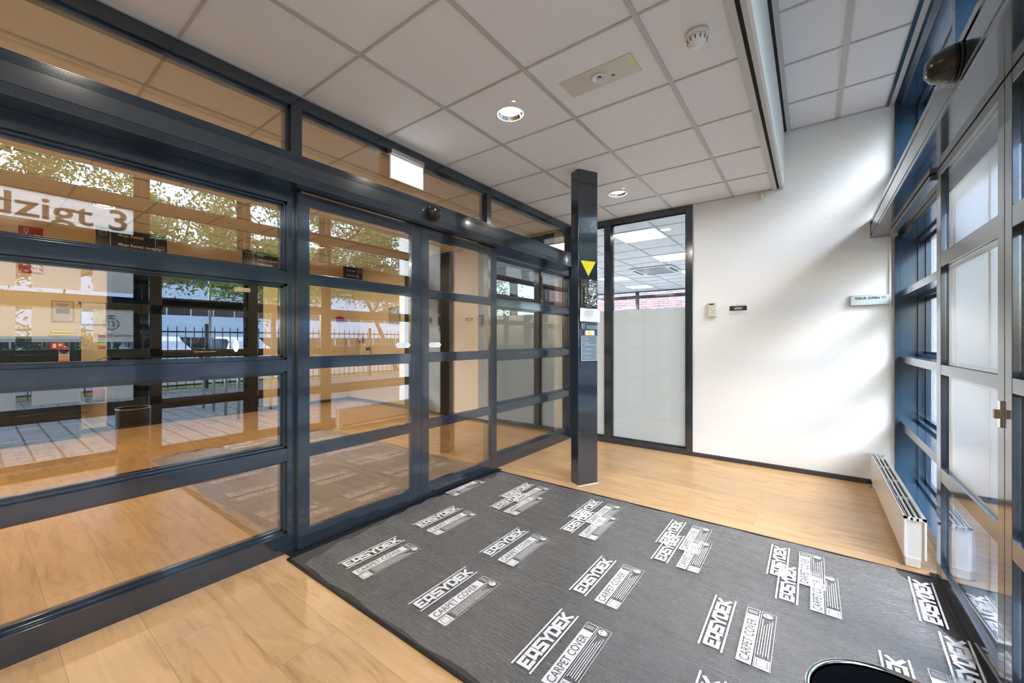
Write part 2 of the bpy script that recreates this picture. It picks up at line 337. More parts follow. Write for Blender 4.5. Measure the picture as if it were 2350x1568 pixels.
# ceilings: recessed tiles between T bars
c = struct('ceiling')
LAMPS = [(-1.539, 2.116), (-1.529, 3.916), (-1.529, 0.316), (-6.1, 0.9), (-6.1, 3.3), (-6.1, -1.1), (-3.9, -0.9)]
def holed(x0, x1, y0, y1, z, holes):
    m = MB(); A = 0.1
    xs_ = sorted({x0, x1} | {v for h in holes for v in (h[0] - A, h[0] + A)}); ys_ = sorted({y0, y1} | {v for h in holes for v in (h[1] - A, h[1] + A)})
    for i in range(len(xs_) - 1):
        for j in range(len(ys_) - 1):
            mx_, my_ = (xs_[i] + xs_[i + 1]) / 2, (ys_[j] + ys_[j + 1]) / 2
            if any(abs(mx_ - h[0]) < A and abs(my_ - h[1]) < A for h in holes): continue
            m.add([(xs_[i], ys_[j], z), (xs_[i], ys_[j + 1], z), (xs_[i + 1], ys_[j + 1], z), (xs_[i + 1], ys_[j], z)], [(0, 1, 2, 3)])
    for hx, hy in holes:
        n = 32; vs = []
        for k in range(n):
            a = 2 * PI * (k + 0.5) / n; ca, sa = math.cos(a), math.sin(a); q = A / max(abs(ca), abs(sa))
            vs += [(hx + 0.082 * ca, hy + 0.082 * sa, z), (hx + q * ca, hy + q * sa, z)]
        m.add(vs, [(2 * k, 2 * k + 1, (2 * k + 3) % (2 * n), (2 * k + 2) % (2 * n)) for k in range(n)])
    m.box(x0, x1, y0, y1, z + 0.06, z + 0.10)
    return m
holed(-12, -0.262, -1.8, 12.2, ZC + 0.008, LAMPS).build('tile_field', TILE, c)
g = MB()
x = -1.229
xs = [-1.229 + 0.6 * k for k in range(-17, 2)]
ys = [1.816 + 0.6 * k for k in range(-6, 6)]
for x in xs: g.box(x - 0.012, x + 0.012, -1.8, 4.72, ZC, ZC + 0.02)
for y in ys: g.box(-12, -0.262, y - 0.0065, y + 0.0065, ZC + 0.0015, ZC + 0.02)
g.box(-1.0, -0.262, 4.70, 4.725, ZC, ZC + 0.02)
for x in [-1.9 + 0.3 - 0.6 * k for k in range(16)]: g.box(x - 0.012, x + 0.012, 4.96, 12.2, ZC, ZC + 0.02)
for y in [5.36 + 0.6 * k for k in range(12)]: g.box(-12, 0.3, y - 0.006, y + 0.006, ZC + 0.0015, ZC + 0.02)
g.build('ceiling_grid', GRIDM, c)
MB().box(-0.262, 0.6, 4.95, 12.2, ZC + 0.008, ZC + 0.06).build('tile_field', TILE, c)
MB().box(-0.300, -0.262, -1.8, 4.722, ZC - 0.006, ZC + 0.02).build('edge_trim', GRIDM, c)
MB().box(-0.262, -0.242, -1.8, 4.722, ZC + 0.012, ZC + 0.06).build('shadow_gap', GAP, c)
MB().box(-0.242, -0.222, -1.8, 4.722, ZC - 0.008, ZC + 0.06).build('edge_trim', GRIDM, c)
S(MB().box(-0.242, -0.205, -1.8, 4.722, ZC + 0.0, 3.6), 'wall_bulkhead', WHITE)
c2 = struct('ceiling')
MB().box(-0.16, 0.535, -1.8, 4.722, ZU + 0.008, ZU + 0.1).build('tile_field', TILE, c2)
g = MB().box(0.168, 0.204, -1.8, 4.72, ZU, ZU + 0.02)
for k in range(-10, 5): g.box(-0.16, 0.535, 2.383 + 0.6 * k - 0.008, 2.383 + 0.6 * k + 0.008, ZU + 0.001, ZU + 0.02)
g.box(-0.185, -0.155, -1.8, 4.72, ZU - 0.003, ZU + 0.02).box(0.523, 0.553, -1.8, 4.72, ZU - 0.003, ZU + 0.02).box(-0.185, 0.55, 4.705, 4.722, ZU, ZU + 0.02)
g.build('ceiling_grid', GRIDM, c2)
MB().box(-0.205, -0.185, -1.8, 4.722, ZU + 0.006, ZU + 0.1).build('shadow_gap', GAP, c2)
MB().box(0.553, 0.575, -1.8, 4.722, ZU + 0.0, ZU + 0.1).build('shadow_gap', GAP, c2)
S(MB().box(-0.24, 0.9, -1.95, 4.86, 3.42, 3.6), 'trim_1', GAP)
S(MB().box(-1.012, 0.60, 4.711, YB, 0, 0.044), 'baseboard_back', NAVY)
S(MB().box(XW, XW + 0.014, -1.8, 1.16, 0, 0.06).box(XW, XW + 0.014, 3.16, 4.85, 0, 0.06), 'baseboard_left', NAVY)
S(MB().box(XW, -5.86, 4.836, 4.85, 0, 0.06).box(-4.70, -2.79, 4.836, 4.85, 0, 0.06), 'baseboard_lobby', NAVY)

# ================================================================== glazed frames in planes X = const
def xframe(root, xf, xb, yv, zh, beads=True, mat=NAVY, glassmat=None, bead=0.012, name='frame', panes=True, gx=None):
    """yv / zh : lists of (a, b) members; panes fill the gaps between neighbours"""
    f = MB(); sgn = -1 if xb < xf else 1
    y0, y1 = yv[0][0], yv[-1][1]; z0, z1 = zh[0][0], zh[-1][1]
    for a, b in yv: f.box(xf, xb, a, b, z0, z1)
    for i in range(len(yv) - 1):
        for a, b in zh: f.box(xf + sgn * 0.0006, xb, yv[i][1], yv[i + 1][0], a, b)
        for j in range(len(zh) - 1):
            ya, yb_, za, zb = yv[i][1], yv[i + 1][0], zh[j][1], zh[j + 1][0]
            if beads:
                a_, b_ = xf + sgn * 0.022, xb - sgn * 0.012
                f.box(a_, b_, ya, ya + bead, za, zb).box(a_, b_, yb_ - bead, yb_, za, zb)
                f.box(a_, b_, ya, yb_, za, za + bead).box(a_, b_, ya, yb_, zb - bead, zb)
                a_, b_ = xf + sgn * 0.042, xb - sgn * 0.02
                e = bead + 0.010
                f.box(a_, b_, ya, ya + e, za, zb).box(a_, b_, yb_ - e, yb_, za, zb)
                f.box(a_, b_, ya, yb_, za, za + e).box(a_, b_, ya, yb_, zb - e, zb)
    f.build(name, mat, root, bevel=0.0015)
    if panes:
        gxx = gx if gx is not None else (xf + xb) / 2
        for i in range(len(yv) - 1):
            for j in range(len(zh) - 1):
                MB().box(gxx - 0.003, gxx + 0.003, yv[i][1] + 0.002, yv[i + 1][0] - 0.002, zh[j][1] + 0.002, zh[j + 1][0] - 0.002).build('pane', glassmat, root)
XP, XPB = -2.427, -2.525
ZR = [(0.0, 0.115), (0.540, 0.612), (1.060, 1.130), (1.570, 1.640), (2.050, 2.118)]
r = struct('window_1'); xframe(r, XP, XPB, [(-1.62, -1.55), (1.13, 1.21)], ZR, glassmat=GL_IN)
r = struct('window_2'); xframe(r, XP, XPB, [(3.03, 3.105), (4.60, 4.72)], ZR, glassmat=GL_IN)
r = struct('window_3'); xframe(r, XP, XPB, [(-1.62, -1.55), (1.15, 1.215), (2.965, 3.03), (4.62, 4.72)], [(2.118, 2.30), (2.625, ZC)], glassmat=GL_IN, gx=-2.462)
MB().box(-2.426, -2.422, 3.018, 3.026, 2.655, 2.69).build('red_tag', RED, r)
S(MB().box(-2.53, XP, -1.8, -1.55, 0, ZC), 'trim_2', NAVY)
# sliding leaves of the inner door
ZL = [(0.012, 0.120), (0.545, 0.620), (1.070, 1.145), (1.572, 1.642), (2.040, 2.112)]
d = struct('door_1'); xframe(d, -2.390, -2.424, [(1.173, 1.243), (2.024, 2.1185)], ZL, beads=False, glassmat=GL_IN)
d = struct('door_2'); xframe(d, -2.390, -2.424, [(2.1205, 2.199), (2.975, 3.066)], ZL, beads=False, glassmat=GL_IN)
# threshold strip
S(MB().box(-2.50, -2.36, 1.12, 3.10, 0.0, 0.008), 'trim_3', BLACK)

def operator(name, label, xf, xb, y0, y1, ribs):
    t = thing(name, label, 'door operator', (0, 0, 0))
    b = MB(); s = 1 if xb > xf else -1
    z0, z1 = 2.122, 2.285
    b.box(xf + s * 0.004, xb, y0, y1, z0, z1)
    if ribs:
        b.box(xf, xf + s * 0.01, y0, y1, 2.165, 2.236)
        for k in range(7): b.box(xf + s * 0.0015, xf + s * 0.01, y0, y1, z1 - 0.006 - k * 0.006, z1 - 0.003 - k * 0.006)
        for k in range(6): b.box(xf + s * 0.0015, xf + s * 0.01, y0, y1, z0 + 0.006 + k * 0.006, z0 + 0.009 + k * 0.006)
    else:
        b.box(xf, xf + s * 0.01, y0, y1, 2.150, 2.235).box(xf, xf + s * 0.01, y0, y1, z0 + 0.001, 2.138).box(xf, xf + s * 0.01, y0, y1, 2.255, z1 - 0.001)
    b.build('cover', NAVY, t, bevel=0.001)
    MB().box(xf - s * 0.002, xb, y1, y1 + 0.005, z0 - 0.001, z1 + 0.001).build('end_cap', NAVY, t)
    return t
t = operator('sliding_door_operator', 'long dark navy door operator housing above the inner sliding doors, ribbed front cover', -2.285, -2.426, -1.55, 4.58, True)
t = operator('sliding_door_operator', 'navy operator housing above the outer doors, reaching the white wall on the right', 0.406, 0.584, -1.55, 4.712, False)

def sensor(label, x, y, z, s, r_=0.058, prot=0.075):
    t = thing('motion_sensor', label, 'motion sensor', (x, y, z))
    prof = [(r_, 0), (r_ * 1.0, prot * 0.25), (r_ * 0.93, prot * 0.5), (r_ * 0.75, prot * 0.78), (r_ * 0.45, prot * 0.95), (0.001, prot)]
    m = MB(); m.lathe([(a, s * b) for a, b in prof], axis='x', n=28, sx=1.15, sy=0.95); m.build('dome', GLBLACK, t)
    MB().lathe([(r_ * 1.04, 0), (r_ * 1.04, s * 0.006)], axis='x', n=28, sx=1.15, sy=0.95).build('base_ring', BLACK, t)
    MB().box(s * prot * 0.30, s * prot * 0.62, -0.014, 0.014, -r_ * 0.80, -r_ * 0.74).build('lens', GREYP, t)
    return t
sensor('black domed motion sensor on the header above the inner sliding doors', -2.284, 2.131, 2.202, 1)
sensor('large black domed motion sensor on the white-grey outer door header at upper right', 0.405, 2.08, 2.205, -1, 0.062, 0.085)

# ================================================================== FACADE (right)
XF, XG = 0.585, 0.70
ZRF = [(0.0, 0.075), (0.515, 0.572), (1.058, 1.112), (1.598, 1.650), (2.07, 2.30)]
ZRU = [(2.29, 2.31), (2.655, 2.715), (3.165, 3.25)]
def facade(root, yv, zh, film=None):
    f = MB()
    z0, z1 = zh[0][0], zh[-1][1]
    for a, b in yv: f.box(XF, XG, a, b, z0, z1)
    for i in range(len(yv) - 1):
        for a, b in zh: f.box(XF + 0.0006, XG, yv[i][1], yv[i + 1][0], a, b)
    f.build('mullions', NAVY_SKYLIT, root, bevel=0.0015)
    q = MB()
    for i in range(len(yv) - 1):
        for j in range(len(zh) - 1):
            ya, yb_, za, zb = yv[i][1], yv[i + 1][0], zh[j][1], zh[j + 1][0]
            e = 0.022
            for (x0, x1, e) in ((XG - 0.012, XG + 0.03, 0.020), (XG + 0.03, XG + 0.055, 0.04)):
                q.box(x0, x1, ya, ya + e, za, zb).box(x0, x1, yb_ - e, yb_, za, zb).box(x0, x1, ya, yb_, za, za + e).box(x0, x1, ya, yb_, zb - e, zb)
    q.build('glazing_frame', NAVY_SKYLIT, root)
    for i in range(len(yv) - 1):
        for j in range(len(zh) - 1):
            MB().box(XG + 0.032, XG + 0.040, yv[i][1] + 0.02, yv[i + 1][0] - 0.02, zh[j][1] + 0.02, zh[j + 1][0] - 0.02).build('pane', GL_OUT, root)
r = struct('window_4'); facade(r, [(3.06, 3.115), (4.690, 4.725)], ZRF)
MB().box(0.553, XF, 4.690, 4.725, 0.0, 3.22).build('jamb_cover', NAVY_SKYLIT, r)
MB().box(XG, XG + 0.06, 3.04, 3.115, 0, 2.3).build('jamb_outer', NAVY_SKYLIT, r)
r = struct('window_5'); facade(r, [(-1.62, -1.55), (1.10, 1.155)], ZRF)
r = struct('window_6'); facade(r, [(-1.62, -1.55), (1.10, 1.155), (2.07, 2.13), (3.06, 3.115), (4.690, 4.725)], ZRU)
S(MB().box(XF, XG + 0.05, 1.155, 3.06, 2.13, 2.292), 'trim_4', NAVY_SKYLIT)
S(MB().box(XG, 1.1, 4.725, 4.86, -0.1, 3.6).box(0.553, XG + 0.07, 4.725, 4.86, -0.1, 3.6), 'wall_facade_end', WHITE)
S(MB().box(0.5, 0.9, -1.95, 4.86, 3.22, 3.6), 'trim_5', NAVY_SKYLIT)
# outer sliding leaves
ZLO = [(0.014, 0.10), (0.530, 0.600), (1.070, 1.120), (1.609, 1.680), (2.075, 2.118)]
d3 = struct('door_3'); xframe(d3, 0.517, 0.552, [(2.118, 2.180), (2.965, 3.050)], ZLO, beads=False, glassmat=GL_OUT, mat=NAVY)
d4 = struct('door_4'); xframe(d4, 0.517, 0.552, [(1.150, 1.235), (2.052, 2.114)], ZLO, beads=False, glassmat=GL_OUT, mat=NAVY)
for dd, (ya, yb_) in ((d3, (2.180, 2.965)), (d4, (1.235, 2.052))):
    q = MB()
    for j in range(4):
        za, zb = ZLO[j][1], ZLO[j + 1][0]
        for e, xx in ((0.010, 0.5385), (0.018, 0.543)):
            q.box(xx, xx + 0.008, ya, ya + e, za, zb).box(xx, xx + 0.008, yb_ - e, yb_, za, zb).box(xx, xx + 0.008, ya, yb_, za, za + e).box(xx, xx + 0.008, ya, yb_, zb - e, zb)
    q.build('glazing_seal', BLACK, dd)
# lock on leaf
lk = MB().box(0.510, 0.517, 2.128, 2.150, 0.945, 1.035).build('lock_plate', CHROME, d3)
MB().box(0.498, 0.510, 2.132, 2.147, 0.975, 1.005).build('thumb_turn', BRASS, lk)
# door track under the operator
tr = thing('door_track', 'silver aluminium running rail with brass roller bracket under the outer door operator', 'rail', (0.50, 3.1, 2.08))
MB().box(0.0, 0.035, 0.0, 1.35, 0.008, 0.036).box(-0.002, 0.004, 0, 1.35, 0.004, 0.008).build('rail', ALU, tr)
MB().box(0.005, 0.045, 1.35, 1.40, -0.004, 0.02).box(0.02, 0.028, 1.36, 1.375, -0.03, -0.004).build('roller_bracket', BRASS, tr)

# ================================================================== back glazing (Y plane) to the office
def yframe(root, y0, y1, xv, zh, mat=NAVY, gmat=GL_OFF, frost=None, frostmat=FROST):
    f = MB()
    for a, b in xv: f.box(a, b, y0, y1, zh[0][0], zh[-1][1])
    for i in range(len(xv) - 1):
        for a, b in zh: f.box(xv[i][1], xv[i + 1][0], y0 + 0.0006, y1, a, b)
        xa, xb = xv[i][1], xv[i + 1][0]
        for j in range(len(zh) - 1):
            za, zb = zh[j][1], zh[j + 1][0]; e = 0.014
            f.box(xa, xa + e, y0 + 0.03, y1 - 0.02, za, zb).box(xb - e, xb, y0 + 0.03, y1 - 0.02, za, zb).box(xa, xb, y0 + 0.03, y1 - 0.02, za, za + e).box(xa, xb, y0 + 0.03, y1 - 0.02, zb - e, zb)
    f.build('frame', mat, root, bevel=0.001)
    ym = (y0 + y1) / 2
    for i in range(len(xv) - 1):
        for j in range(len(zh) - 1):
            MB().box(xv[i][1] + 0.01, xv[i + 1][0] - 0.01, ym - 0.003, ym + 0.003, zh[j][1] + 0.01, zh[j + 1][0] - 0.01).build('pane', gmat, root)
            if frost:
                MB().box(xv[i][1] + 0.012, xv[i + 1][0] - 0.012, ym + 0.004, ym + 0.006, zh[j][1] + 0.012, frost).build('frosted_film', frostmat, root)
r = struct('window_7')
yframe(r, 4.705, 4.80, [(-2.425, -2.365), (-2.008, -1.925), (-1.078, -1.012)], [(0.0, 0.068), (2.630, ZC)], frost=1.60)
S(MB().box(-4.15, -2.79, 4.85, 4.95, 0, 2.8), 'wall_dark_panel', DOORG)
S(MB().box(-2.84, -2.79, 4.83, 4.86, 0, 2.69), 'trim_6', DARK)
# grey lobby door
r = struct('door_5')
MB().box(-5.86, -5.74, 4.80, 4.93, 0, ZC).box(-4.98, -4.70, 4.80, 4.93, 0, ZC).box(-5.74, -4.98, 4.80, 4.93, 2.60, ZC).build('frame', DARK, r)  # dark jambs set where reflections of column and facade post show in the glass
lf = MB().box(-5.74, -4.98, 4.84, 4.89, 0.005, 2.60).build('leaf', DOORG, r)
MB().box(-5.66, -5.58, 4.828, 4.84, 0.95, 1.15).tube([(-5.62, 4.828, 1.08), (-5.62, 4.79, 1.08), (-5.50, 4.79, 1.08)], 0.008).build('handle', CHROME, lf)

# dark glazed door in the far lobby wall
r = struct('door_6')
f = MB()
y0, y1 = 1.16, 3.16
f.box(XW - 0.06, XW + 0.012, y0, y0 + 0.05, 0, 2.36).box(XW - 0.06, XW + 0.012, y1 - 0.10, y1, 0, 2.36).box(XW - 0.06, XW + 0.012, y0, y1, 2.28, 2.36).box(XW - 0.06, XW + 0.012, y0, y1, 0, 0.03)
f.build('frame', DARK, r)
lf = MB()
lf.box(XW - 0.03, XW + 0.02, 1.62, 1.76, 0.03, 2.28).box(XW - 0.03, XW + 0.02, 2.92, 3.06, 0.03, 2.28).box(XW - 0.03, XW + 0.02, 1.21, 2.92, 0.30, 0.42).box(XW - 0.03, XW + 0.02, 1.21, 2.92, 1.00, 1.12).box(XW - 0.03, XW + 0.02, 1.21, 2.92, 1.63, 1.76)
lf = lf.build('leaf', DARK, r)
MB().box(XW - 0.008, XW - 0.002, 1.21, 3.06, 0.03, 2.28).build('pane', GL_DARK, r)
MB().lathe([(0.026, 0.02), (0.026, 0.032), (0.012, 0.034), (0.012, 0.06)], (XW, 2.17, 1.06), 20, 'x').tube([(XW + 0.06, 2.17, 1.06), (XW + 0.062, 2.42, 1.06)], 0.010).build('door_handle', CHROME, lf)
for z in (0.28, 1.0, 1.62, 1.95): MB().box(XW + 0.012, XW + 0.03, 3.06, 3.072, z, z + 0.10).build('hinge', STEEL, r)
MB().box(XW + 0.02, XW + 0.07, 2.70, 2.93, 2.06, 2.13).build('door_closer', WHITEP, r)
S(MB().box(-9.6, -9.45, -1, 5, 0, 2.8), 'wall_backroom', DARK)

# ================================================================== office beyond the back wall
r = struct('window_10'); facade(r, [(4.95 + 1.45 * k, 5.01 + 1.45 * k) for k in range(6)], ZRF[:4] + [(2.20, 2.26), (2.66, 2.80)])
S(MB().box(-12.1, -12, 4.95, 12.2, 0, 2.8), 'wall_office_left', WHITE)
S(MB().box(-12, 0.6, 12.2, 12.3, 0, 0.9), 'wall_office_far', WHITE)
r = struct('window_9')
xv = [(-12 + 1.56 * k, -11.93 + 1.56 * k) for k in range(9)]
yframe(r, 12.18, 12.28, xv, [(0.85, 0.93), (2.50, 2.57), (2.69, 2.75)], mat=NAVY)
k_ = 0
oldp = None
for iy, y in enumerate((5.66, 7.46, 9.26, 11.06)):
    for ix, x in enumerate((-1.9, -3.7, -5.5, -7.3)):
        if oldp is None:
            t = thing('ceiling_light', '', 'ceiling light', (x, y, ZC))
            MB().box(-0.29, 0.29, -0.29, 0.29, -0.004, 0.004).build('diffuser', LEDP, t)
            MB().box(-0.30, -0.29, -0.3, 0.3, -0.006, 0.008).box(0.29, 0.30, -0.3, 0.3, -0.006, 0.008).box(-0.29, 0.29, -0.3, -0.29, -0.006, 0.008).box(-0.29, 0.29, 0.29, 0.3, -0.006, 0.008).build('frame', WHITEP, t)
            oldp = t
        else: t = copy_tree(oldp); t.location = (x, y, ZC)
        nm = ('nearest the glazing', 'second row from the glazing', 'third row from the glazing', 'farthest row by the windows')[iy]
        nx = ('right-hand', 'second from the right', 'third from the right', 'leftmost')[ix]
        tag(t, 'square LED office ceiling panel, %s, %s' % (nm, nx), 'ceiling light', 'LED panels in the office ceiling')
t = thing('air_conditioner', 'white ceiling cassette air conditioner in the office behind the glazing', 'air conditioner', (-2.55, 8.6, ZC))
MB().box(-0.42, 0.42, -0.42, 0.42, -0.03, 0.0).build('panel', WHITEP, t, bevel=0.01)
MB().box(-0.27, 0.27, -0.27, 0.27, -0.036, -0.03).build('grille', GREYP, t)
for a in range(4):
    o = MB().box(-0.28, 0.28, -0.375, -0.335, -0.034, -0.03).build('air_outlet', GAP, t); o.rotation_euler.z = a * PI / 2

# ================================================================== ceiling fittings
def downlight(label, x, y, power, col, first=[None]):
    if first[0] is None:
        t = thing('recessed_downlight', label, 'downlight', (x, y, ZC + 0.008), group='recessed downlights')
        MB().lathe([(0.094, -0.001), (0.094, -0.006), (0.082, -0.008), (0.080, 0.0)], n=40, caps=False).build('trim_ring', WHITEP, t)
        MB().lathe([(0.081, -0.006), (0.073, 0.006), (0.064, 0.018)], n=40, caps=False).build('reflector', CHROME, t)
        MB().lathe([(0.001, 0.014), (0.064, 0.015), (0.064, 0.018), (0.001, 0.019)], n=32).build('bulb', BULB, t)
        first[0] = t
    else:
        t = copy_tree(first[0]); t.location = (x, y, ZC + 0.008)
        tag(t, label, 'downlight', 'recessed downlights')
    l = bpy.data.lights.new('downlight_lamp', 'AREA'); l.shape = 'DISK'; l.size = 0.125; l.energy = power * 1.15; l.color = col
    lo = bpy.data.objects.new('downlight_lamp', l); COL.objects.link(lo); lo.location = (x, y, ZC + 0.010)
    return t
WARM = (1.0, 0.89, 0.74); WARM2 = (1.0, 0.86, 0.62)
downlight('lit round downlight with chrome reflector in the ceiling in front of the sliding doors', -1.539, 2.116, 13, WARM)
downlight('lit round downlight in the ceiling just behind the navy column', -1.529, 3.916, 8, WARM)
downlight('lit round downlight in the ceiling nearest the camera', -1.529, 0.316, 14, WARM)
for (x, y, n) in ((-6.1, 0.9, 'in front of the dark glazed door'), (-6.1, 3.3, 'toward the far lobby corner'), (-6.1, -1.1, 'at the near left end'), (-3.9, -0.9, 'added out of view behind the near left glass')):  # the last one is an unseen lamp added to light the lobby
    downlight('warm round downlight in the lobby ceiling %s' % n, x, y, 27, WARM2)
# smoke detector
t = thing('smoke_detector', 'white round smoke detector on the ceiling near the raised soffit', 'smoke detector', (-0.431, 2.102, ZC))
MB().lathe([(0.052, 0.006), (0.052, -0.010), (0.046, -0.014)], n=32).build('base', WHITEP, t)
b = MB().lathe([(0.046, -0.012), (0.045, -0.026), (0.036, -0.044), (0.022, -0.056), (0.001, -0.058)], n=32)
b.build('body', WHITEP, t)
v = MB()
for k in range(12):
    a = 2 * PI * k / 12; ca, sa = math.cos(a), math.sin(a)
    v.tube([(0.0455 * ca, 0.0455 * sa, -0.024), (0.040 * ca, 0.040 * sa, -0.038)], 0.0022, 6)
v.build('vent_slots', GAP, t)
# emergency luminaire
t = thing('emergency_light', 'cream rectangular emergency light plate with round lens set in the ceiling', 'emergency light', (-0.933, 2.121, ZC + 0.008))
MB().box(-0.206, 0.206, -0.086, 0.086, -0.004, 0.0).build('plate', CREAM, t)
MB().lathe([(0.044, -0.004), (0.044, -0.010), (0.036, -0.014), (0.030, -0.006), (0.012, -0.004), (0.001, -0.004)], n=32).build('lens_ring', WHITEP, t)
MB().lathe([(0.008, -0.006), (0.007, -0.012), (0.001, -0.013)], n=12).build('led', CHROME, t)
MB().box(0.062, 0.076, 0.02, 0.032, -0.006, -0.004).build('test_button', BLACK, t)
MB().box(0.185, 0.203, -0.03, -0.002, -0.0048, -0.004).build('label_sticker', YEL, t)
for xx in (-0.105, 0.115): MB().lathe([(0.0035, -0.004), (0.003, -0.0055), (0.0005, -0.006)], (xx, 0, 0), 10).build('screw', WHITEP, t)
# corner detector
t = thing('motion_detector', 'small cream corner detector at the ceiling above the white wall', 'detector', (-0.385, 4.722, 2.66))
MB().box(-0.022, 0.022, -0.012, 0.0, -0.02, 0.034).build('bracket', CREAM, t)
MB().lathe([(0.001, -0.045), (0.020, -0.040), (0.026, -0.015), (0.024, 0.012), (0.012, 0.024), (0.001, 0.026)], (0.0, -0.030, 0.0), 20).build('body', CREAM, t)
# exit sign
t = thing('exit_sign', 'brightly lit white exit sign hanging under the frame above the sliding doors', 'exit sign', (-2.402, 1.99, 2.617))
MB().box(-0.028, 0.022, -0.155, 0.155, -0.035, 0.0).build('housing', STEEL, t, bevel=0.004)
MB().box(0.001, 0.005, -0.150, 0.150, -0.205, -0.045).build('light_panel', EXITE, t)
MB().box(-0.006, 0.0, -0.150, 0.150, -0.205, -0.045).build('back_plate', WHITEP, t)
MB().box(-0.006, 0.006, -0.157, -0.150, -0.212, -0.035).box(-0.006, 0.006, 0.150, 0.157, -0.212, -0.035).box(-0.006, 0.006, -0.15, 0.15, -0.212, -0.205).box(-0.006, 0.006, -0.15, 0.15, -0.045, -0.035).build('frame', WHITEP, t)

# ================================================================== column with entry panel
A0 = Vector((-1.573, 3.142)); DR = Vector((0.4629, 0.8864)); RZ = math.atan2(DR.y, DR.x)
t = thing('steel_column', 'free-standing dark navy box column turned toward the doors, reaching the ceiling', 'column', (A0.x, A0.y, 0), RZ)
MB().box(0, 0.203, 0, 0.107, 0.006, ZC + 0.004).build('shaft', NAVY, t, bevel=0.003)
MB().box(-0.003, 0.206, -0.003, 0.110, 0, 0.006).build('base_seal', WHITEP, t)
def on_col(name, label, cat, s0, z0):
    p = A0 + DR * s0; return thing(name, label, cat, (p.x, p.y, z0), RZ)
t = on_col('warning_triangle', 'yellow downward pointing triangle sticker on the navy column', 'sticker', 0.105, 1.86)
MB().prism([(-0.079, 0.062), (0.079, 0.062), (0.0, -0.068)], -0.0012, -0.0002).build('triangle', YEL, t)
t = on_col('intercom_panel', 'intercom with round speaker wrapped in shiny plastic, under the yellow triangle', 'intercom', 0.10, 1.64)
MB().box(-0.078, 0.078, -0.016, -0.0005, -0.118, 0.122).build('back_plate', PCB, t, bevel=0.004)
MB().box(-0.056, 0.074, -0.040, -0.016, -0.110, 0.075).build('housing', PCB, t, bevel=0.006)
MB().lathe([(0.044, 0.040), (0.044, 0.046), (0.038, 0.048), (0.030, 0.043), (0.012, 0.043), (0.009, 0.049), (0.001, 0.050)], (0.012, 0, 0.022), 32, 'y').build('speaker', GREYP, t)
MB().box(-0.02, 0.05, -0.043, -0.040, -0.066, -0.050).build('name_strip', GREYP, t)
for k in range(4): MB().lathe([(0.0085, 0.040), (0.0085, 0.045), (0.001, 0.047)], (-0.028 + 0.026 * k, 0, -0.088), 16, 'y').build('call_button', GREYP, t)
wr = MB(); random.seed(4)
nx_, nz_ = 14, 24
vv = [[(-0.080 + 0.160 * i / nx_, -0.046 - 0.008 * random.random() if 0 < i < nx_ and 0 < j < nz_ else -0.001, -0.125 + 0.25 * j / nz_) for i in range(nx_ + 1)] for j in range(nz_ + 1)]
wr.add([p for row in vv for p in row], [(j * (nx_ + 1) + i, j * (nx_ + 1) + i + 1, (j + 1) * (nx_ + 1) + i + 1, (j + 1) * (nx_ + 1) + i) for j in range(nz_) for i in range(nx_)])
WRAP = glass('shiny_wrap', (0.97, 0.97, 0.97), 0.10, 0.05)
wr.build('plastic_wrap', WRAP, t)
t = on_col('paper_notice', 'white paper notice taped across the navy column below the intercom', 'paper notice', 0.108, 1.46)
n_ = 12; P_ = MB()
vs = []
for j in range(2):
    for i in range(n_ + 1):
        xx = -0.106 + 0.214 * i / n_; vs.append((xx, -0.022 - 0.006 * math.sin(i * 0.9) - (0.004 if j else 0), -0.057 + 0.113 * j - 0.006 * i / n_))
P_.add(vs, [(i, i + 1, n_ + 2 + i, n_ + 1 + i) for i in range(n_)])
pp = P_.build('sheet', PAPER, t)
sm = pp.modifiers.new('s', 'SOLIDIFY'); sm.thickness = 0.0006
g = MB()
for k, wd in enumerate((0.098, 0.094, 0.09, 0.086)): g.box(-0.07, -0.07 + wd, -0.0325, -0.0315, 0.026 - k * 0.012, 0.0275 - k * 0.012)
g.build('printed_lines', INKD, t)
t = on_col('lock_bracket', 'grey key switch bracket in plastic below the paper notice', 'bracket', 0.10, 1.365)
MB().box(-0.078, -0.042, -0.02, -0.0005, -0.030, 0.018).build('key_plate', PLATE, t, bevel=0.006)
MB().lathe([(0.005, 0.02), (0.005, 0.022), (0.001, 0.023)], (-0.06, 0, -0.008), 12, 'y').build('keyhole', BLACK, t)
MB().box(-0.035, 0.078, -0.03, -0.0005, -0.030, 0.004).build('bar', PLATE, t, bevel=0.005)
MB().box(-0.078, 0.078, -0.014, -0.0005, 0.004, 0.036).build('wrapped_plate', PCB, t, bevel=0.004)
t = on_col('card_reader', 'small white box with yellow label above the directory plate', 'card reader', 0.108, 1.305)
MB().box(-0.046, 0.046, -0.024, -0.0005, -0.021, 0.021).build('case', WHITEP, t, bevel=0.006)
MB().box(-0.030, 0.012, -0.0255, -0.024, -0.013, 0.013).build('label_sticker', YEL, t)
t = on_col('directory_plate', 'blue-grey company directory plate at the bottom of the column panel', 'sign', 0.110, 1.173)
MB().box(-0.083, 0.083, -0.006, -0.0005, -0.107, 0.107).build('plate', PLATE, t)
g = MB().box(-0.083, 0.083, -0.0068, -0.006, 0.104, 0.107).box(-0.083, 0.083, -0.0068, -0.006, -0.107, -0.104).box(-0.083, -0.080, -0.0068, -0.006, -0.107, 0.107).box(0.080, 0.083, -0.0068, -0.006, -0.107, 0.107)
g.box(-0.044, -0.0432, -0.0068, -0.006, -0.095, 0.095)
for zz, s_ in ((0.079, 'Koos'), (0.043, 'Willems'), (0.027, 'Gerechtsdeurwaarders'), (-0.012, 'PetitParfums'), (-0.048, 'Mojo Rental')):
    pass
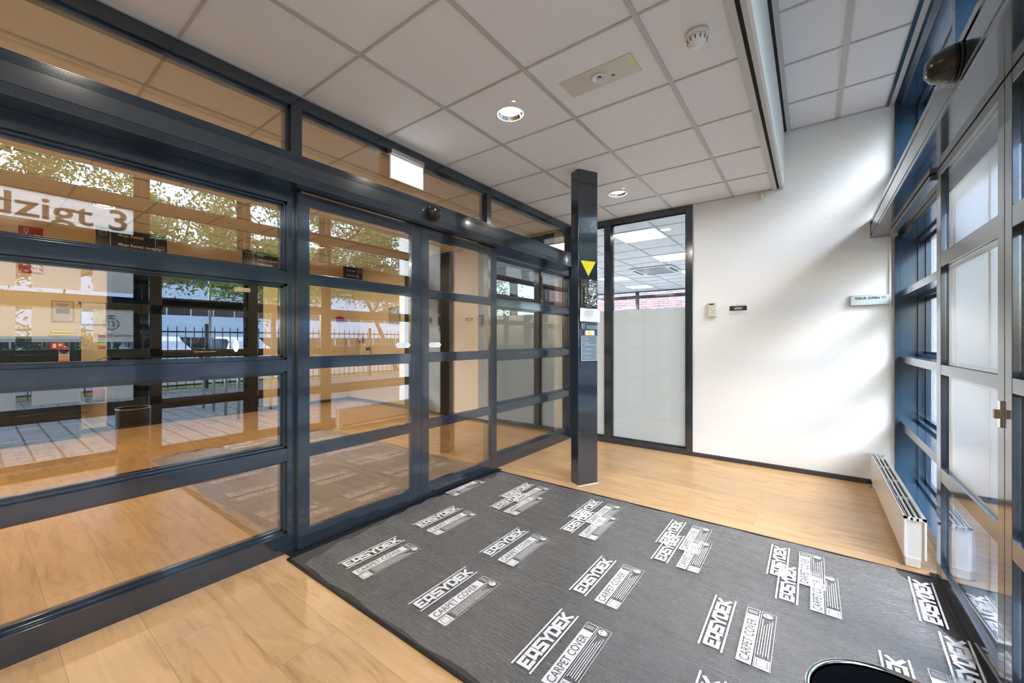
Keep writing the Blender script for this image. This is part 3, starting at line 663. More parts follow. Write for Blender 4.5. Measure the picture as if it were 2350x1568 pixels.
g.box(-0.038, 0.02, -0.0068, -0.006, -0.080, -0.0775)
for zz, s_ in ((0.079, 'Koos'), (0.043, 'Willems'), (0.027, 'Gerechtsdeurwaarders'), (-0.012, 'PetitParfums'), (-0.048, 'Mojo Rental')):
    g.text(s_, 0.012, -0.038, zz, -0.0062, depth=0.0002)
    if s_ != 'Gerechtsdeurwaarders': g.prism([(-0.066, zz + 0.001), (-0.058, zz + 0.004), (-0.066, zz + 0.008)], -0.0068, -0.006)
g.build('lettering', INKW, t)

# ================================================================== things on the white wall
t = thing('thermostat', 'cream wall thermostat with small dark display beside the glazed frame', 'thermostat', (-0.822, YB, 1.56))
MB().box(-0.042, 0.042, -0.032, 0.0, -0.075, 0.075).build('case', CREAM, t, bevel=0.006)
MB().box(-0.028, 0.020, -0.0335, -0.032, 0.050, 0.062).build('display', INKD, t)
MB().box(-0.040, 0.040, -0.037, -0.032, -0.072, -0.052).build('lower_lip', CREAM, t, bevel=0.003)
t = thing('name_plate', 'small white name plate with black band and white letters on the white wall', 'sign', (-0.588, YB, 1.56))
MB().box(-0.076, 0.076, -0.006, 0.0, -0.046, 0.046).build('plate', WHITEP, t)
MB().box(-0.076, 0.076, -0.007, -0.006, -0.018, 0.029).build('band', INKD, t)
MB().text('VWV', 0.036, 0.0, -0.008, -0.0074, 'CENTER', weight=0.0006, spacing=0.78).build('logo', INKW, t)
MB().box(-0.066, -0.02, -0.0066, -0.006, 0.0355, 0.0385).box(-0.014, 0.066, -0.0066, -0.006, 0.0355, 0.0385).build('small_print', GREYP, t)
MB().box(-0.056, 0.056, -0.0066, -0.006, -0.0285, -0.0262).box(-0.032, 0.032, -0.0066, -0.006, -0.0388, -0.0362).build('small_print', GREYP, t)
t = thing('door_release_box', 'grey illuminated push box reading DEUR OPEN on the wall beside the facade', 'sign box', (0.396, YB, 1.588))
MB().box(-0.126, 0.126, -0.030, 0.0, -0.044, 0.044).build('case', GREYP, t, bevel=0.002)
MB().box(-0.120, 0.122, -0.032, -0.030, -0.040, 0.040).build('face', P('pale_green_grey_face', (0.50, 0.58, 0.58), 0.3), t)
MB().text('DEUR OPEN', 0.026, -0.092, 0.008, -0.0322, weight=0.0009, width=0.155, spacing=1.15).box(0.074, 0.108, -0.0326, -0.032, 0.023, 0.0265).box(0.075, 0.106, -0.0326, -0.032, 0.012, 0.0155).build('lettering', INKD, t)
t = thing('cable_conduit', 'thin vertical cable duct running up the white wall to the outer door header', 'cable duct', (0.529, YB, 1.56))
MB().box(-0.007, 0.007, -0.016, 0, -0.03, 0.56).build('duct', WHITEP, t, bevel=0.002)

# ================================================================== radiator
t = thing('radiator', 'low white convector radiator with slotted top along the facade', 'radiator', (0.405, 3.13, 0))
YL = 1.55
MB().box(0.0, 0.010, 0, YL, 0.050, 0.268).build('front_panel', RADW, t, bevel=0.003)
MB().box(0.080, 0.090, 0, YL, 0.050, 0.268).build('rear_panel', RADW, t, bevel=0.003)
g = MB().box(0.008, 0.016, 0, YL, 0.262, 0.272).box(0.074, 0.090, 0, YL, 0.262, 0.272).box(0.0, 0.09, 0, 0.012, 0.258, 0.272).box(0.0, 0.09, YL - 0.012, YL, 0.258, 0.272)
g.box(0.027, 0.036, 0, YL, 0.258, 0.271).box(0.050, 0.059, 0, YL, 0.258, 0.271).box(0.0, 0.012, 0, YL, 0.262, 0.272)
for k in range(1, 4): g.box(0.016, 0.074, YL * k / 4 - 0.004, YL * k / 4 + 0.004, 0.255, 0.270)
g.build('top_grille', RADW, t)
MB().box(0.014, 0.076, 0.03, YL - 0.004, 0.06, 0.235).build('core', GAP, t)
MB().box(0.010, 0.080, 0.010, 0.014, 0.045, 0.258).build('end_plate', RADW, t)
for yy in (0.0, YL - 0.06):
    f_ = MB().box(0.008, 0.066, yy, yy + 0.05, 0.004, 0.052).build('foot', RADW, t)
    MB().lathe([(0.008, 0.0), (0.008, 0.006), (0.003, 0.012)], (-0.008, yy + 0.02, 0.0), 12).box(-0.014, 0.012, yy + 0.01, yy + 0.03, 0.004, 0.008).build('foot_bolt', STEEL, f_)

# ================================================================== bin near the camera
BINX, BINY, BINZ, BR = 0.12, 0.945, 0.61, 0.130
t = thing('waste_bin', 'dark glossy round waste bin with chrome rim standing close to the camera', 'waste bin', (BINX, BINY, 0))
MB().lathe([(0.118, 0.006), (0.120, 0.02), (BR - 0.004, BINZ - 0.03), (BR - 0.001, BINZ - 0.006)], n=64, caps='lo').build('body', BINM, t)
MB().lathe([(BR - 0.008, 0.03), (BR - 0.010, BINZ - 0.006)], n=64, caps='lo').build('inner_wall', BINM, t)
m = MB(); ring = []
for k in range(65):
    a = 2 * PI * k / 64; ring.append((BR * math.cos(a) - 0.003 * math.cos(a), BR * math.sin(a) - 0.003 * math.sin(a), BINZ - 0.004))
m.tube(ring, 0.0055, 8).build('rim', CHROME, t)
MB().lathe([(0.124, 0.0), (0.124, 0.01), (0.11, 0.012)], n=48).build('base_ring', BLACK, t)

# ================================================================== mat and printed film
t = thing('entrance_mat', 'dark charcoal entrance mat between the inner and outer doors', 'mat', (0, 0, 0))
MX0, MX1, MY0, MY1 = -2.35, 0.50, 1.09, 3.045
MB().box(MX0 + 0.012, MX1, MY0 + 0.012, MY1 - 0.012, 0.001, 0.008).build('carpet', CARPET, t)
MB().box(MX0, MX1, MY0, MY0 + 0.012, 0.0, 0.012).box(MX0, MX1, MY1 - 0.012, MY1, 0.0, 0.012).box(MX0, MX0 + 0.012, MY0, MY1, 0.0, 0.012).build('edge_strip', BLACK, t)
S(MB().box(0.50, 0.60, 1.10, 3.10, -0.01, 0.010), 'trim_7', BLACK)
def wob(x, y, a=1.0):
    return a * (0.0012 * math.sin(38 * y + 3 * math.sin(2.1 * x)) + 0.0010 * math.sin(61 * y + 9 * x) + 0.0012 * math.sin(9 * x + 4 * y) * math.sin(7 * y))
def film(nx, ny, fx, zf):
    m = MB(); m.smooth = True
    vs = [(*fx(i / nx, j / ny), 0) for j in range(ny + 1) for i in range(nx + 1)]
    vs = [(x, y, zf(x, y, (k % (nx + 1)) / nx, (k // (nx + 1)) / ny)) for k, (x, y, _) in enumerate(vs)]
    return m.add(vs, [(j * (nx + 1) + i, j * (nx + 1) + i + 1, (j + 1) * (nx + 1) + i + 1, (j + 1) * (nx + 1) + i) for j in range(ny) for i in range(nx)])
def fx(u, v):
    y = 1.115 + v * (3.02 - 1.115) + 0.006 * math.sin(u * 47)
    xl = -2.30 + 0.035 * math.sin(v * 9) + (0.10 * max(0, 0.12 - v) / 0.12)
    xr = 0.455 + 0.03 * math.sin(v * 13) + 0.02 * math.sin(v * 31) - (0.10 * max(0, v - 0.9) / 0.1)
    return xl + (xr - xl) * u, y
def zf(x, y, u, v):
    z = 0.0135 + wob(x, y)
    if u < 0.06: z += 0.012 * (1 - u / 0.06) * (0.5 + 0.5 * math.sin(v * 60))
    if u > 0.95: z += 0.014 * ((u - 0.95) / 0.05) * (0.5 + 0.5 * math.sin(v * 50))
    return max(0.0095, z)
t = thing('plastic_floor_film', 'clear wrinkled plastic film with repeated white printing covering the charcoal mat', 'plastic film', (0, 0, 0))
film(170, 240, fx, zf).build('film_sheet', FILM, t)
# printed block : local x = reading direction, local y = up
def stroke(m, pts, w, x0, y0, sx, sy, z=0.0):
    for i in range(len(pts) - 1):
        a = Vector((x0 + pts[i][0] * sx, y0 + pts[i][1] * sy)); b = Vector((x0 + pts[i + 1][0] * sx, y0 + pts[i + 1][1] * sy))
        d_ = (b - a).normalized(); n = Vector((-d_.y, d_.x)) * w / 2; a2 = a - d_ * w * 0.5; b2 = b + d_ * w * 0.5
        m.add([(*(a2 + n), z), (*(a2 - n), z), (*(b2 - n), z), (*(b2 + n), z)], [(0, 1, 2, 3)])
GLY = {'E': [[(0.9, 0), (0.1, 0), (0.1, 1), (0.9, 1)], [(0.1, 0.5), (0.7, 0.5)]],
       'A': [[(0.12, 0.12), (0.12, 1), (0.88, 1), (0.88, -0.02)], [(0.12, 0.20), (0.88, 0.20)]],
       'S': [[(0.9, 1), (0.1, 1), (0.1, 0.55), (0.9, 0.45), (0.9, 0), (0.1, 0)]],
       'Y': [[(0.05, 1), (0.5, 0.45), (0.95, 1)], [(0.5, 0.45), (0.5, 0)]],
       'D': [[(0.1, 0), (0.1, 1), (0.7, 1), (0.92, 0.8), (0.92, 0.2), (0.7, 0), (0.1, 0)]],
       'K': [[(0.1, 0), (0.1, 1)], [(0.9, 1), (0.25, 0.5), (0.95, 0)]]}
def print_block():
    m = MB(); U = 0.395; zc = 0.0
    def R(u0, u1, v0, v1, z=0.0): m.add([(u0, -v1, z), (u1, -v1, z), (u1, -v0, z), (u0, -v0, z)], [(0, 1, 2, 3)])
    R(0, U, 0, 0.0075); R(0, U, 0.082, 0.0895)
    for k, ch in enumerate('EASYDEK'):
        for st in GLY[ch]:
            for i_ in range(len(st) - 1): zc += 0.00008; stroke(m, st[i_:i_ + 2], 0.0148, 0.016 + k * 0.0522, -0.0675, 0.044, 0.0445, zc)
        zc = 0.0
    R(0, 0.335, 0.134, 0.185); 
    for a, b_, c_, d_ in ((0.335, 0.385, 0.134, 0.137), (0.335, 0.385, 0.182, 0.185), (0.382, 0.385, 0.137, 0.182), (0.352, 0.356, 0.142, 0.176), (0.363, 0.367, 0.142, 0.176),
                          (0, 0.385, 0.190, 0.192), (0, 0.385, 0.244, 0.246), (0.383, 0.385, 0.192, 0.244), (0.0, 0.058, 0.194, 0.242)): R(a, b_, c_, d_)
    for k in range(5): R(0.075 + 0.006 * (k % 2), 0.33 - 0.03 * ((k * 3) % 4) * 0.5, 0.198 + k * 0.0085, 0.2012 + k * 0.0085)
    n = 20; m.add([(0.360 + 0.017 * math.cos(2 * PI * i / n), -0.214 + 0.019 * math.sin(2 * PI * i / n), 0) for i in range(n)], [tuple(range(n))])
    m.cur = 1
    q = MB().text('CARPET COVER', 0.050, 0, 0, 0, width=0.285, depth=0.0)
    m.add([(0.014 + p[0], -0.177 + p[2] * 0.98, 0.0006) for p in q.v], q.f)
    R(0.010, 0.012, 0.202, 0.234, 0.0005); R(0.046, 0.048, 0.202, 0.234, 0.0005); R(0.01, 0.048, 0.20, 0.202, 0.0005); R(0.01, 0.048, 0.234, 0.236, 0.0005)
    R(0.350, 0.356, 0.207, 0.211, 0.0005); R(0.362, 0.370, 0.205, 0.209, 0.0005)
    return m
INKD2 = P('film_print_dark', (0.07, 0.068, 0.07), 0.5)
pb = print_block().build('printed_logo', [INKW, INKD2], t, loc=(-2.066, 1.23, 0.0175), rz=PI / 2)
spots = [(-1.490, 1.24), (-0.908, 1.25), (-0.33, 1.255), (-2.108, 1.79), (-1.527, 1.79), (-0.948, 1.79), (-0.367, 1.79), (0.21, 1.79),
         (-1.887, 2.325), (-1.298, 2.325), (-0.718, 2.325), (-0.138, 2.325), (-1.95, 2.525), (-1.345, 2.525), (-0.755, 2.53), (-0.189, 2.54)]
for (x, y) in spots:
    c_ = pb.copy(); COL.objects.link(c_); c_.parent = t; c_.location = (x, y, 0.0175 if y < 2.5 else 0.0183)
# clipped ones at both film edges
def clip(m, vmax=None, vmin=None):
    o = MB(); 
    for f_, mi in zip(m.f, m.m):
        ps = [m.v[i] for i in f_]
        if vmin is not None and min(-p[1] for p in ps) < vmin: continue
        if vmax is not None and max(-p[1] for p in ps) > vmax: continue
        o.cur = mi; o.add(ps, [tuple(range(len(ps)))])
    return o
clip(print_block(), vmin=0.13).build('printed_logo', [INKW, INKD2], t, loc=(-2.47, 2.325, 0.0178), rz=PI / 2)
e_ = clip(print_block(), vmax=0.10)
o = e_.build('printed_logo', [INKW, INKD2], t, loc=(0.375, 2.52, 0.0185), rz=PI / 2 - 0.05)
o.scale = (1.1, 1.0, 1)
o = e_.build('printed_logo', [INKW, INKD2], t, loc=(0.40, 2.02, 0.0190), rz=PI / 2 - 0.05); o.scale = (1.15, 1.0, 1)
# second film on the lobby floor
def fx2(u, v):
    return -2.66 - (2.75 + 0.12 * math.sin(v * 8)) * u, 1.16 + 1.85 * v + 0.02 * math.sin(u * 11)
def zf2(x, y, u, v): return max(0.0012, 0.005 + 2.2 * wob(x * 1.3, y) + 0.003 * math.sin(23 * x + 17 * y) * math.sin(14 * y - 9 * x))
o = film(150, 110, fx2, zf2).build('plastic_sheet', FILM2); tag(o, 'crinkled clear plastic sheet on the lobby floor behind the glass doors', 'plastic sheet')

# ================================================================== lobby signs and fittings
def hanging(label, y0, y1, lines, arrows, x=-7.22, h=0.235, cols=()):
    t = thing('hanging_sign', label, 'sign', (x, y0, ZC - 0.005 - h), PI / 2, 'black hanging direction signs in the lobby')
    L = y1 - y0
    MB().box(0, L, -0.012, 0.012, 0, h).build('panel', SIGNB, t, bevel=0.002)
    g = MB()
    for (s_, xx, zz, sz) in lines: g.text(s_, sz, xx, zz, -0.013, weight=sz * 0.018)
    for (cx, cz, ang) in arrows:
        a = 0.035
        g.box(cx - a, cx + a, -0.0135, -0.0125, cz + a - 0.005, cz + a).box(cx - a, cx + a, -0.0135, -0.0125, cz - a, cz - a + 0.005)
        g.box(cx - a, cx - a + 0.005, -0.0135, -0.0125, cz - a, cz + a).box(cx + a - 0.005, cx + a, -0.0135, -0.0125, cz - a, cz + a)
        ca, sa = math.cos(ang), math.sin(ang)
        def rt(p): return (cx + p[0] * ca - p[1] * sa, cz + p[0] * sa + p[1] * ca)
        for poly in ([(-0.022, -0.003), (0.012, -0.003), (0.012, 0.003), (-0.022, 0.003)], [(0.006, 0.014), (0.012, 0.014), (0.026, 0.0), (0.018, 0.0)], [(0.006, -0.014), (0.018, 0.0), (0.026, 0.0), (0.012, -0.014)]):
            g.prism([rt(p) for p in poly], -0.0138, -0.0125)
    for xx in cols: g.box(xx, xx + 0.006, -0.0135, -0.0125, 0.02, h - 0.02)
    g.build('lettering', INKW, t)
    return t
hanging('black hanging sign reading Mojo Rental and Mojo Rental receptie with two arrows', 0.985, 1.700,
        [('Mojo Rental', 0.205, 0.150, 0.052), ('Mojo Rental receptie', 0.205, 0.030, 0.052)], [(0.065, 0.175, PI), (0.650, 0.055, 0)], cols=(0.13, 0.585))
hanging('black hanging sign listing three tenants with an upward arrow, beside the frame post', 2.66, 3.50,
        [('Koos', 0.215, 0.165, 0.046), ('Willems Gerechtsdeurwaarders', 0.215, 0.095, 0.046), ('PetitParfums', 0.215, 0.025, 0.046)], [(0.08, 0.175, PI / 2)], cols=(0.15,))
hanging('black hanging sign reading Mojo Rental Receptie seen through the first sliding leaf', 4.42, 5.14 - 0.31,
        [('Mojo Rental', 0.06, 0.145, 0.040), ('Receptie (hier melden)', 0.06, 0.055, 0.030)], [(0.36, 0.165, 0)], cols=(0.31,))
def wall_x(name, label, cat, y, z, x=XW, g=None): return thing(name, label, cat, (x, y, z), PI / 2, g)
t = wall_x('fire_alarm_sign', 'tall red fire alarm sign with hand and flames at the top of the lobby wall', 'sign', 0.475, 2.35)
MB().box(-0.10, 0.10, -0.006, 0, 0.04, 0.30).build('upper_panel', RED, t)
MB().box(-0.10, 0.10, -0.006, 0, -0.28, 0.02).build('lower_panel', RED, t)
g = MB()
g.box(-0.06, -0.02, -0.008, -0.006, 0.22, 0.228).box(-0.06, -0.02, -0.008, -0.006, 0.262, 0.27).box(-0.06, -0.052, -0.008, -0.006, 0.22, 0.27).box(-0.028, -0.02, -0.008, -0.006, 0.22, 0.27)
g.box(-0.046, -0.034, -0.008, -0.006, 0.14, 0.24)
for k in range(4): g.box(-0.058 + 0.015 * k, -0.047 + 0.015 * k, -0.008, -0.006, 0.09, 0.15 - 0.008 * k)
g.box(-0.06, 0.0, -0.008, -0.006, 0.06, 0.11)
g.build('hand_pictogram', INKW, t); g = MB()
def flames(cx, cz, s_):
    for k in range(4):
        z_ = cz - k * 0.036 * s_
        for q in range(3):
            x_ = cx + (q - 1) * 0.018 * s_
            g.prism([(x_, z_), (x_ + 0.010 * s_, z_ - 0.016 * s_), (x_ + 0.026 * s_, z_ - 0.028 * s_), (x_ + 0.034 * s_, z_ - 0.022 * s_), (x_ + 0.018 * s_, z_ - 0.006 * s_), (x_ + 0.006 * s_, z_ + 0.012 * s_)], -0.008, -0.006)
flames(0.045, 0.20, 1.0); g.build('flame_pictogram', INKW, t); g = MB(); flames(0.02, -0.06, 1.5)
g.build('flame_pictogram', INKW, t)
t = wall_x('notice_frame', 'framed paper notice with a yellow-brown border on the lobby wall', 'framed notice', 0.745, 1.615)
MB().box(-0.10, 0.10, -0.014, 0, -0.135, 0.135).build('frame', P('ochre_frame', (0.50, 0.30, 0.06), 0.5), t)
MB().box(-0.088, 0.088, -0.016, -0.014, -0.122, 0.122).build('sheet', P('aged_paper', (0.62, 0.55, 0.46), 0.8), t)
MB().box(-0.055, 0.055, -0.0168, -0.016, 0.088, 0.096).box(-0.035, 0.035, -0.0168, -0.016, 0.066, 0.074).box(-0.06, 0.06, -0.0168, -0.016, -0.03, 0.035).build('print', FILMD, t)
t = wall_x('whiteboard', 'small white board with ruled lines and dark corners near the dark door', 'whiteboard', 1.03, 1.60)
MB().box(-0.125, 0.125, -0.016, 0, -0.15, 0.15).build('frame', STEEL, t, bevel=0.004)
MB().box(-0.115, 0.115, -0.018, -0.016, -0.14, 0.14).build('board', PAPER, t)
g = MB()
for k in range(8): g.box(-0.10, 0.10, -0.0186, -0.018, 0.09 - k * 0.028, 0.0915 - k * 0.028)
for sx_ in (-1, 1): g.box(sx_ * 0.128 - 0.014, sx_ * 0.128 + 0.006, -0.020, 0, 0.125, 0.155)
g.build('print', FILMD, t)
t = wall_x('wall_cabinet', 'low dark blue-grey cabinet against the lobby wall under the framed notice', 'cabinet', 0.13, 0.0)
MB().box(-1.4, 0.74, -0.36, -0.002, 0.02, 1.26).build('body', P('slate_cabinet', (0.02, 0.026, 0.034), 0.3), t)
MB().box(-1.42, 0.75, -0.37, -0.002, 1.26, 1.29).build('top', PLATE, t)
for k in range(4): d_ = MB().box(-1.38 + 0.53 * k, -0.87 + 0.53 * k, -0.372, -0.36, 0.06, 1.22).build('door', P('slate_door%d' % k, (0.018, 0.023, 0.031), 0.15), t); MB().box(-0.93 + 0.53 * k, -0.915 + 0.53 * k, -0.39, -0.372, 0.7, 0.85).build('handle', STEEL, d_)
t = thing('folded_cloth', 'two folded bright yellow cloths stacked on the dark cabinet', 'cloth', (XW + 0.18, 0.72, 1.29), PI / 2)
for k in range(2): MB().box(-0.11 + 0.01 * k, 0.11, -0.1, 0.1, 0.002 + k * 0.035, 0.036 + k * 0.035).build('fold', YCLOTH, t, bevel=0.014)
t = wall_x('fire_hose_sticker', 'small square red fire sticker on the dark cabinet front', 'sticker', 0.66, 1.175, XW + 0.374)
MB().box(-0.055, 0.055, -0.003, 0, -0.04, 0.04).build('label', RED, t)
MB().box(-0.035, -0.005, -0.0036, -0.003, -0.025, 0.025).box(0.01, 0.035, -0.0036, -0.003, 0.0, 0.02).build('pictogram', INKW, t)
def extlabel(name, label, y, z, x, cols):
    t = wall_x(name, label, 'sticker', y, z, x, 'extinguisher instruction stickers')
    MB().box(-0.045, 0.045, -0.003, 0, -0.09, 0.07).lathe([(0.045, 0.0), (0.045, 0.003)], (0, 0, 0.065), 24, 'y').build('label', PAPER, t)
    for k, (c_, a, b_) in enumerate(cols): MB().box(-0.04, 0.04, -0.0042, -0.003, a, b_).build('stripe', c_, t)
extlabel('instruction_sticker', 'instruction sticker with blue and red bands on the dark cabinet front', 0.72, 1.06, XW + 0.374, [(RED, 0.062, 0.10), (DBLUE, 0.028, 0.055), (GREEN, 0.008, 0.022), (RED, -0.010, -0.004), (RED, -0.030, -0.020), (RED, -0.055, -0.045), (RED, -0.086, -0.066)])
extlabel('instruction_sticker', 'instruction sticker with green and red bands beside the dark door frame', 1.11, 1.215, XW + 0.001, [(RED, 0.062, 0.10), (GREEN, 0.020, 0.055), (GREEN, -0.010, 0.008), (YEL, -0.040, -0.022), (RED, -0.060, -0.046), (RED, -0.088, -0.068)])
t = thing('fire_extinguisher', 'red fire extinguisher with black hose hanging on the lobby wall', 'fire extinguisher', (XW + 0.11, 1.03, 0.42))
MB().lathe([(0.09, 0.0), (0.095, 0.02), (0.095, 0.07)], n=32).build('foot_ring', BLACK, t)
MB().lathe([(0.094, 0.07), (0.095, 0.36), (0.085, 0.42), (0.05, 0.455), (0.025, 0.465), (0.022, 0.49)], n=32).build('cylinder', FRED, t)
MB().lathe([(0.0955, 0.16), (0.0955, 0.34)], n=32).build('label_band', P('extinguisher_label', (0.52, 0.06, 0.05), 0.5), t)
MB().box(-0.018, 0.018, -0.02, 0.02, 0.485, 0.525).tube([(0, -0.02, 0.51), (0.0, 0.05, 0.54), (0, 0.13, 0.545)], 0.009).tube([(0, -0.01, 0.525), (0, 0.05, 0.575), (0, 0.14, 0.60)], 0.009).build('valve', STEEL, t)
MB().tube([(0, -0.02, 0.51), (0, -0.10, 0.50), (0, -0.15, 0.44), (0.02, -0.13, 0.30), (0.03, -0.105, 0.14), (0.03, -0.10, 0.06)], [0.010] * 4 + [0.012, 0.016]).build('hose', BLACK, t)
t = thing('glowing_oval', 'glowing oval spot beside the dark glazed door of the lobby', 'lamp', (XW + 0.03, 2.72, 1.15))  # small bright oval, warm emission on a plate
MB().lathe([(0.001, 0.0), (0.036, 0.004), (0.042, 0.02), (0.036, 0.034), (0.001, 0.04)], (0, 0, 0), 28, 'x', sx=1.0, sy=2.4).build('glass', OVAL, t)
MB().lathe([(0.046, -0.012), (0.046, 0.0)], (0, 0, 0), 28, 'x', sx=1.0, sy=2.35).build('back_plate', STEEL, t)
# far end wall bits
def wall_y(name, label, cat, x, z, y=4.85, g=None): return thing(name, label, cat, (x, y, z), 0, g)
t = wall_y('acrylic_plaque', 'square greenish acrylic plaque on four studs near the grey lobby door', 'plaque', -6.20, 1.70)
MB().box(-0.16, 0.16, -0.022, -0.016, -0.16, 0.16).build('plate', MIRRORP, t)
for sx_ in (-1, 1):
    for sz_ in (-1, 1): MB().lathe([(0.012, 0.0), (0.012, 0.028), (0.001, 0.03)], (sx_ * 0.135, 0, sz_ * 0.135), 12, 'y').build('stud', STEEL, t)
t = wall_x('alarm_sounder', 'dark red round alarm sounder high on the lobby wall near the corner', 'alarm', 4.62, 1.66, XW)
MB().lathe([(0.10, 0.0), (0.10, 0.04), (0.07, 0.08), (0.001, 0.085)], (0, 0, 0), 24, 'y', sx=1, sy=0.7).build('body', FRED, t)
t = wall_y('call_point', 'small red manual call point box on the lobby end wall', 'call point', -7.25, 1.28)
MB().box(-0.075, 0.075, -0.045, 0, -0.08, 0.08).build('case', RED, t, bevel=0.008)
MB().box(-0.035, 0.035, -0.048, -0.045, -0.035, 0.035).build('window', INKW, t)
t = wall_y('pale_wall_box', 'shallow cream box on the lobby end wall', 'cabinet', -7.35, 1.55)  # plain cream box at a whitish patch of the end wall
MB().box(-0.30, 0.02, -0.10, 0, -0.60, 0.10).build('case', P('cream_box', (0.66, 0.58, 0.48), 0.6), t, bevel=0.006)
t = wall_y('leaflet_holder', 'small leaflet holder with cards on the lobby end wall', 'leaflet holder', -7.02, 1.02)
MB().box(-0.12, 0.12, -0.06, 0, -0.10, 0.02).build('tray', CREAM, t)
for k in range(3): MB().box(-0.10 + k * 0.07, -0.045 + k * 0.07, -0.045, -0.03, -0.08, 0.09 - 0.02 * (k % 2)).build('card', (PAPER, DBLUE, FILMD)[k], t)
# arrow stickers on the inner leaves
for (lab, y, s_) in (('white arrow sticker on the glass of the first inner sliding leaf', 1.955, 1), ('white arrow sticker on the glass of the second inner sliding leaf', 2.275, -1)):
    t = thing('arrow_sticker', lab, 'sticker', (-2.4035, y, 1.205), PI / 2)
    MB().prism([(-0.070, 0), (-0.052, 0.020), (0.052, 0.020), (0.070, 0), (0.052, -0.020), (-0.052, -0.020)], -0.001, 0).build('label', INKW, t)
    g = MB()
    for k in range(4): g.box(-0.006 + k * 0.012 * s_, -0.005 + k * 0.012 * s_, -0.0016, -0.001, -0.016, 0.016)
    g.box(-0.045 if s_ > 0 else 0.02, -0.02 if s_ > 0 else 0.045, -0.0016, -0.001, -0.001, 0.001); g.build('print', GREYP, t)
# ---------------- stickers on the facade seen reflected (readable from outside)
def fsticker(label, y0, y1, z0, z1, texts, extra=None, mat=FILMG, tmat=FILMD):
    t = thing('window_sticker', label, 'sticker', (XG + 0.0415, y0, z0), PI / 2, 'tenant stickers on the facade glass')
    MB().box(0, y1 - y0, -0.0012, 0, 0, z1 - z0).build('film', mat, t)
    g = MB()
    for (s_, xx, zz, sz, wd) in texts: g.text(s_, sz, xx, zz, -0.0014, width=wd, weight=sz * 0.015)
    if extra: extra(g)
    if g.v: g.build('print', tmat, t)
    return t
def perfume(g):
    n = 28
    for k in range(n):
        a, b_ = 2 * PI * k / n, 2 * PI * (k + 1) / n; R1, R2 = 0.052, 0.060; cx, cz = 0.135, 0.185
        g.prism([(cx + R1 * math.cos(a), cz + R1 * math.sin(a)), (cx + R2 * math.cos(a), cz + R2 * math.sin(a)), (cx + R2 * math.cos(b_), cz + R2 * math.sin(b_)), (cx + R1 * math.cos(b_), cz + R1 * math.sin(b_))], -0.002, -0.0012)
    g.box(0.105, 0.165, -0.002, -0.0012, 0.262, 0.272).box(0.115, 0.155, -0.002, -0.0012, 0.248, 0.254)
    g.box(0.112, 0.118, -0.002, -0.0012, 0.16, 0.215).box(0.112, 0.15, -0.002, -0.0012, 0.209, 0.215).box(0.144, 0.15, -0.002, -0.0012, 0.17, 0.215).box(0.118, 0.16, -0.002, -0.0012, 0.155, 0.161).box(0.155, 0.161, -0.002, -0.0012, 0.155, 0.20)
fsticker('grey sticker with round bottle logo reading PetitParfums on the facade glass', 0.756, 1.087, 1.225, 1.555, [('PetitParfums', 0.01, 0.050, 0.05, 0.30)], perfume)
fsticker('blank grey sticker, middle row, second column of the facade glass', 0.355, 0.672, 1.225, 1.56, [])
fsticker('blank grey sticker, middle row, left column of the facade glass', -0.06, 0.261, 1.225, 1.56, [])
fsticker('blank grey sticker, top row, left column of the facade glass', -0.06, 0.261, 1.73, 2.06, [])
fsticker('blank grey sticker, top row, second column of the facade glass', 0.355, 0.672, 1.73, 2.06, [])
fsticker('blank grey sticker, top row, right column of the facade glass', 0.756, 1.080, 1.73, 2.06, [])
def beast(g):
    g.prism([(0.02, 0.24), (0.06, 0.25), (0.10, 0.23), (0.14, 0.19), (0.10, 0.195), (0.07, 0.215), (0.045, 0.19), (0.05, 0.15), (0.03, 0.155), (0.02, 0.19), (0.03, 0.21), (0.01, 0.22)], -0.002, -0.0012)
fsticker('grey sticker with a running animal emblem reading Willems on the facade glass', 0.355, 0.672, 0.64, 0.97, [('Willems', 0.15, 0.19, 0.05, 0.14), ('Gerechtsdeurwaarders', 0.06, 0.15, 0.012, 0.22)], beast)
fsticker('blank grey sticker, bottom row, left column of the facade glass', -0.06, 0.261, 0.60, 0.97, [])
fsticker('grey sticker with two faint text lines, bottom row, right column of the facade glass', 0.756, 1.080, 0.64, 0.97, [], lambda g: g.box(0.05, 0.25, -0.002, -0.0012, 0.24, 0.262).box(0.08, 0.18, -0.002, -0.0012, 0.195, 0.215))
BAN = frosted('banner_film', (0.88, 0.88, 0.88), 0.75)
fsticker('pale banner with large dark street name and number 3 on the upper facade glass', -0.50, 1.078, 2.315, 2.640, [('Veldzigt 3', 0.10, 0.062, 0.29, 1.42)], None, BAN, P('banner_letters', (0.03, 0.03, 0.03), 0.6))

# ================================================================== OUTSIDE
S(MB().box(0.76, 8.3, -12, 24, -0.16, -0.06), 'pavement', PAVE)
S(MB().box(8.3, 9.6, -12, 40, -0.16, -0.05), 'verge', GRASS)
S(MB().box(9.6, 38, -20, 60, -0.2, -0.09), 'road', ASPH)
S(MB().box(-30, 30, 12.4, 60, -0.3, -0.17), 'yard', PAVE)
S(MB().box(0.60, 0.80, 1.10, 3.10, -0.1, 0.004), 'trim_8', STEEL)
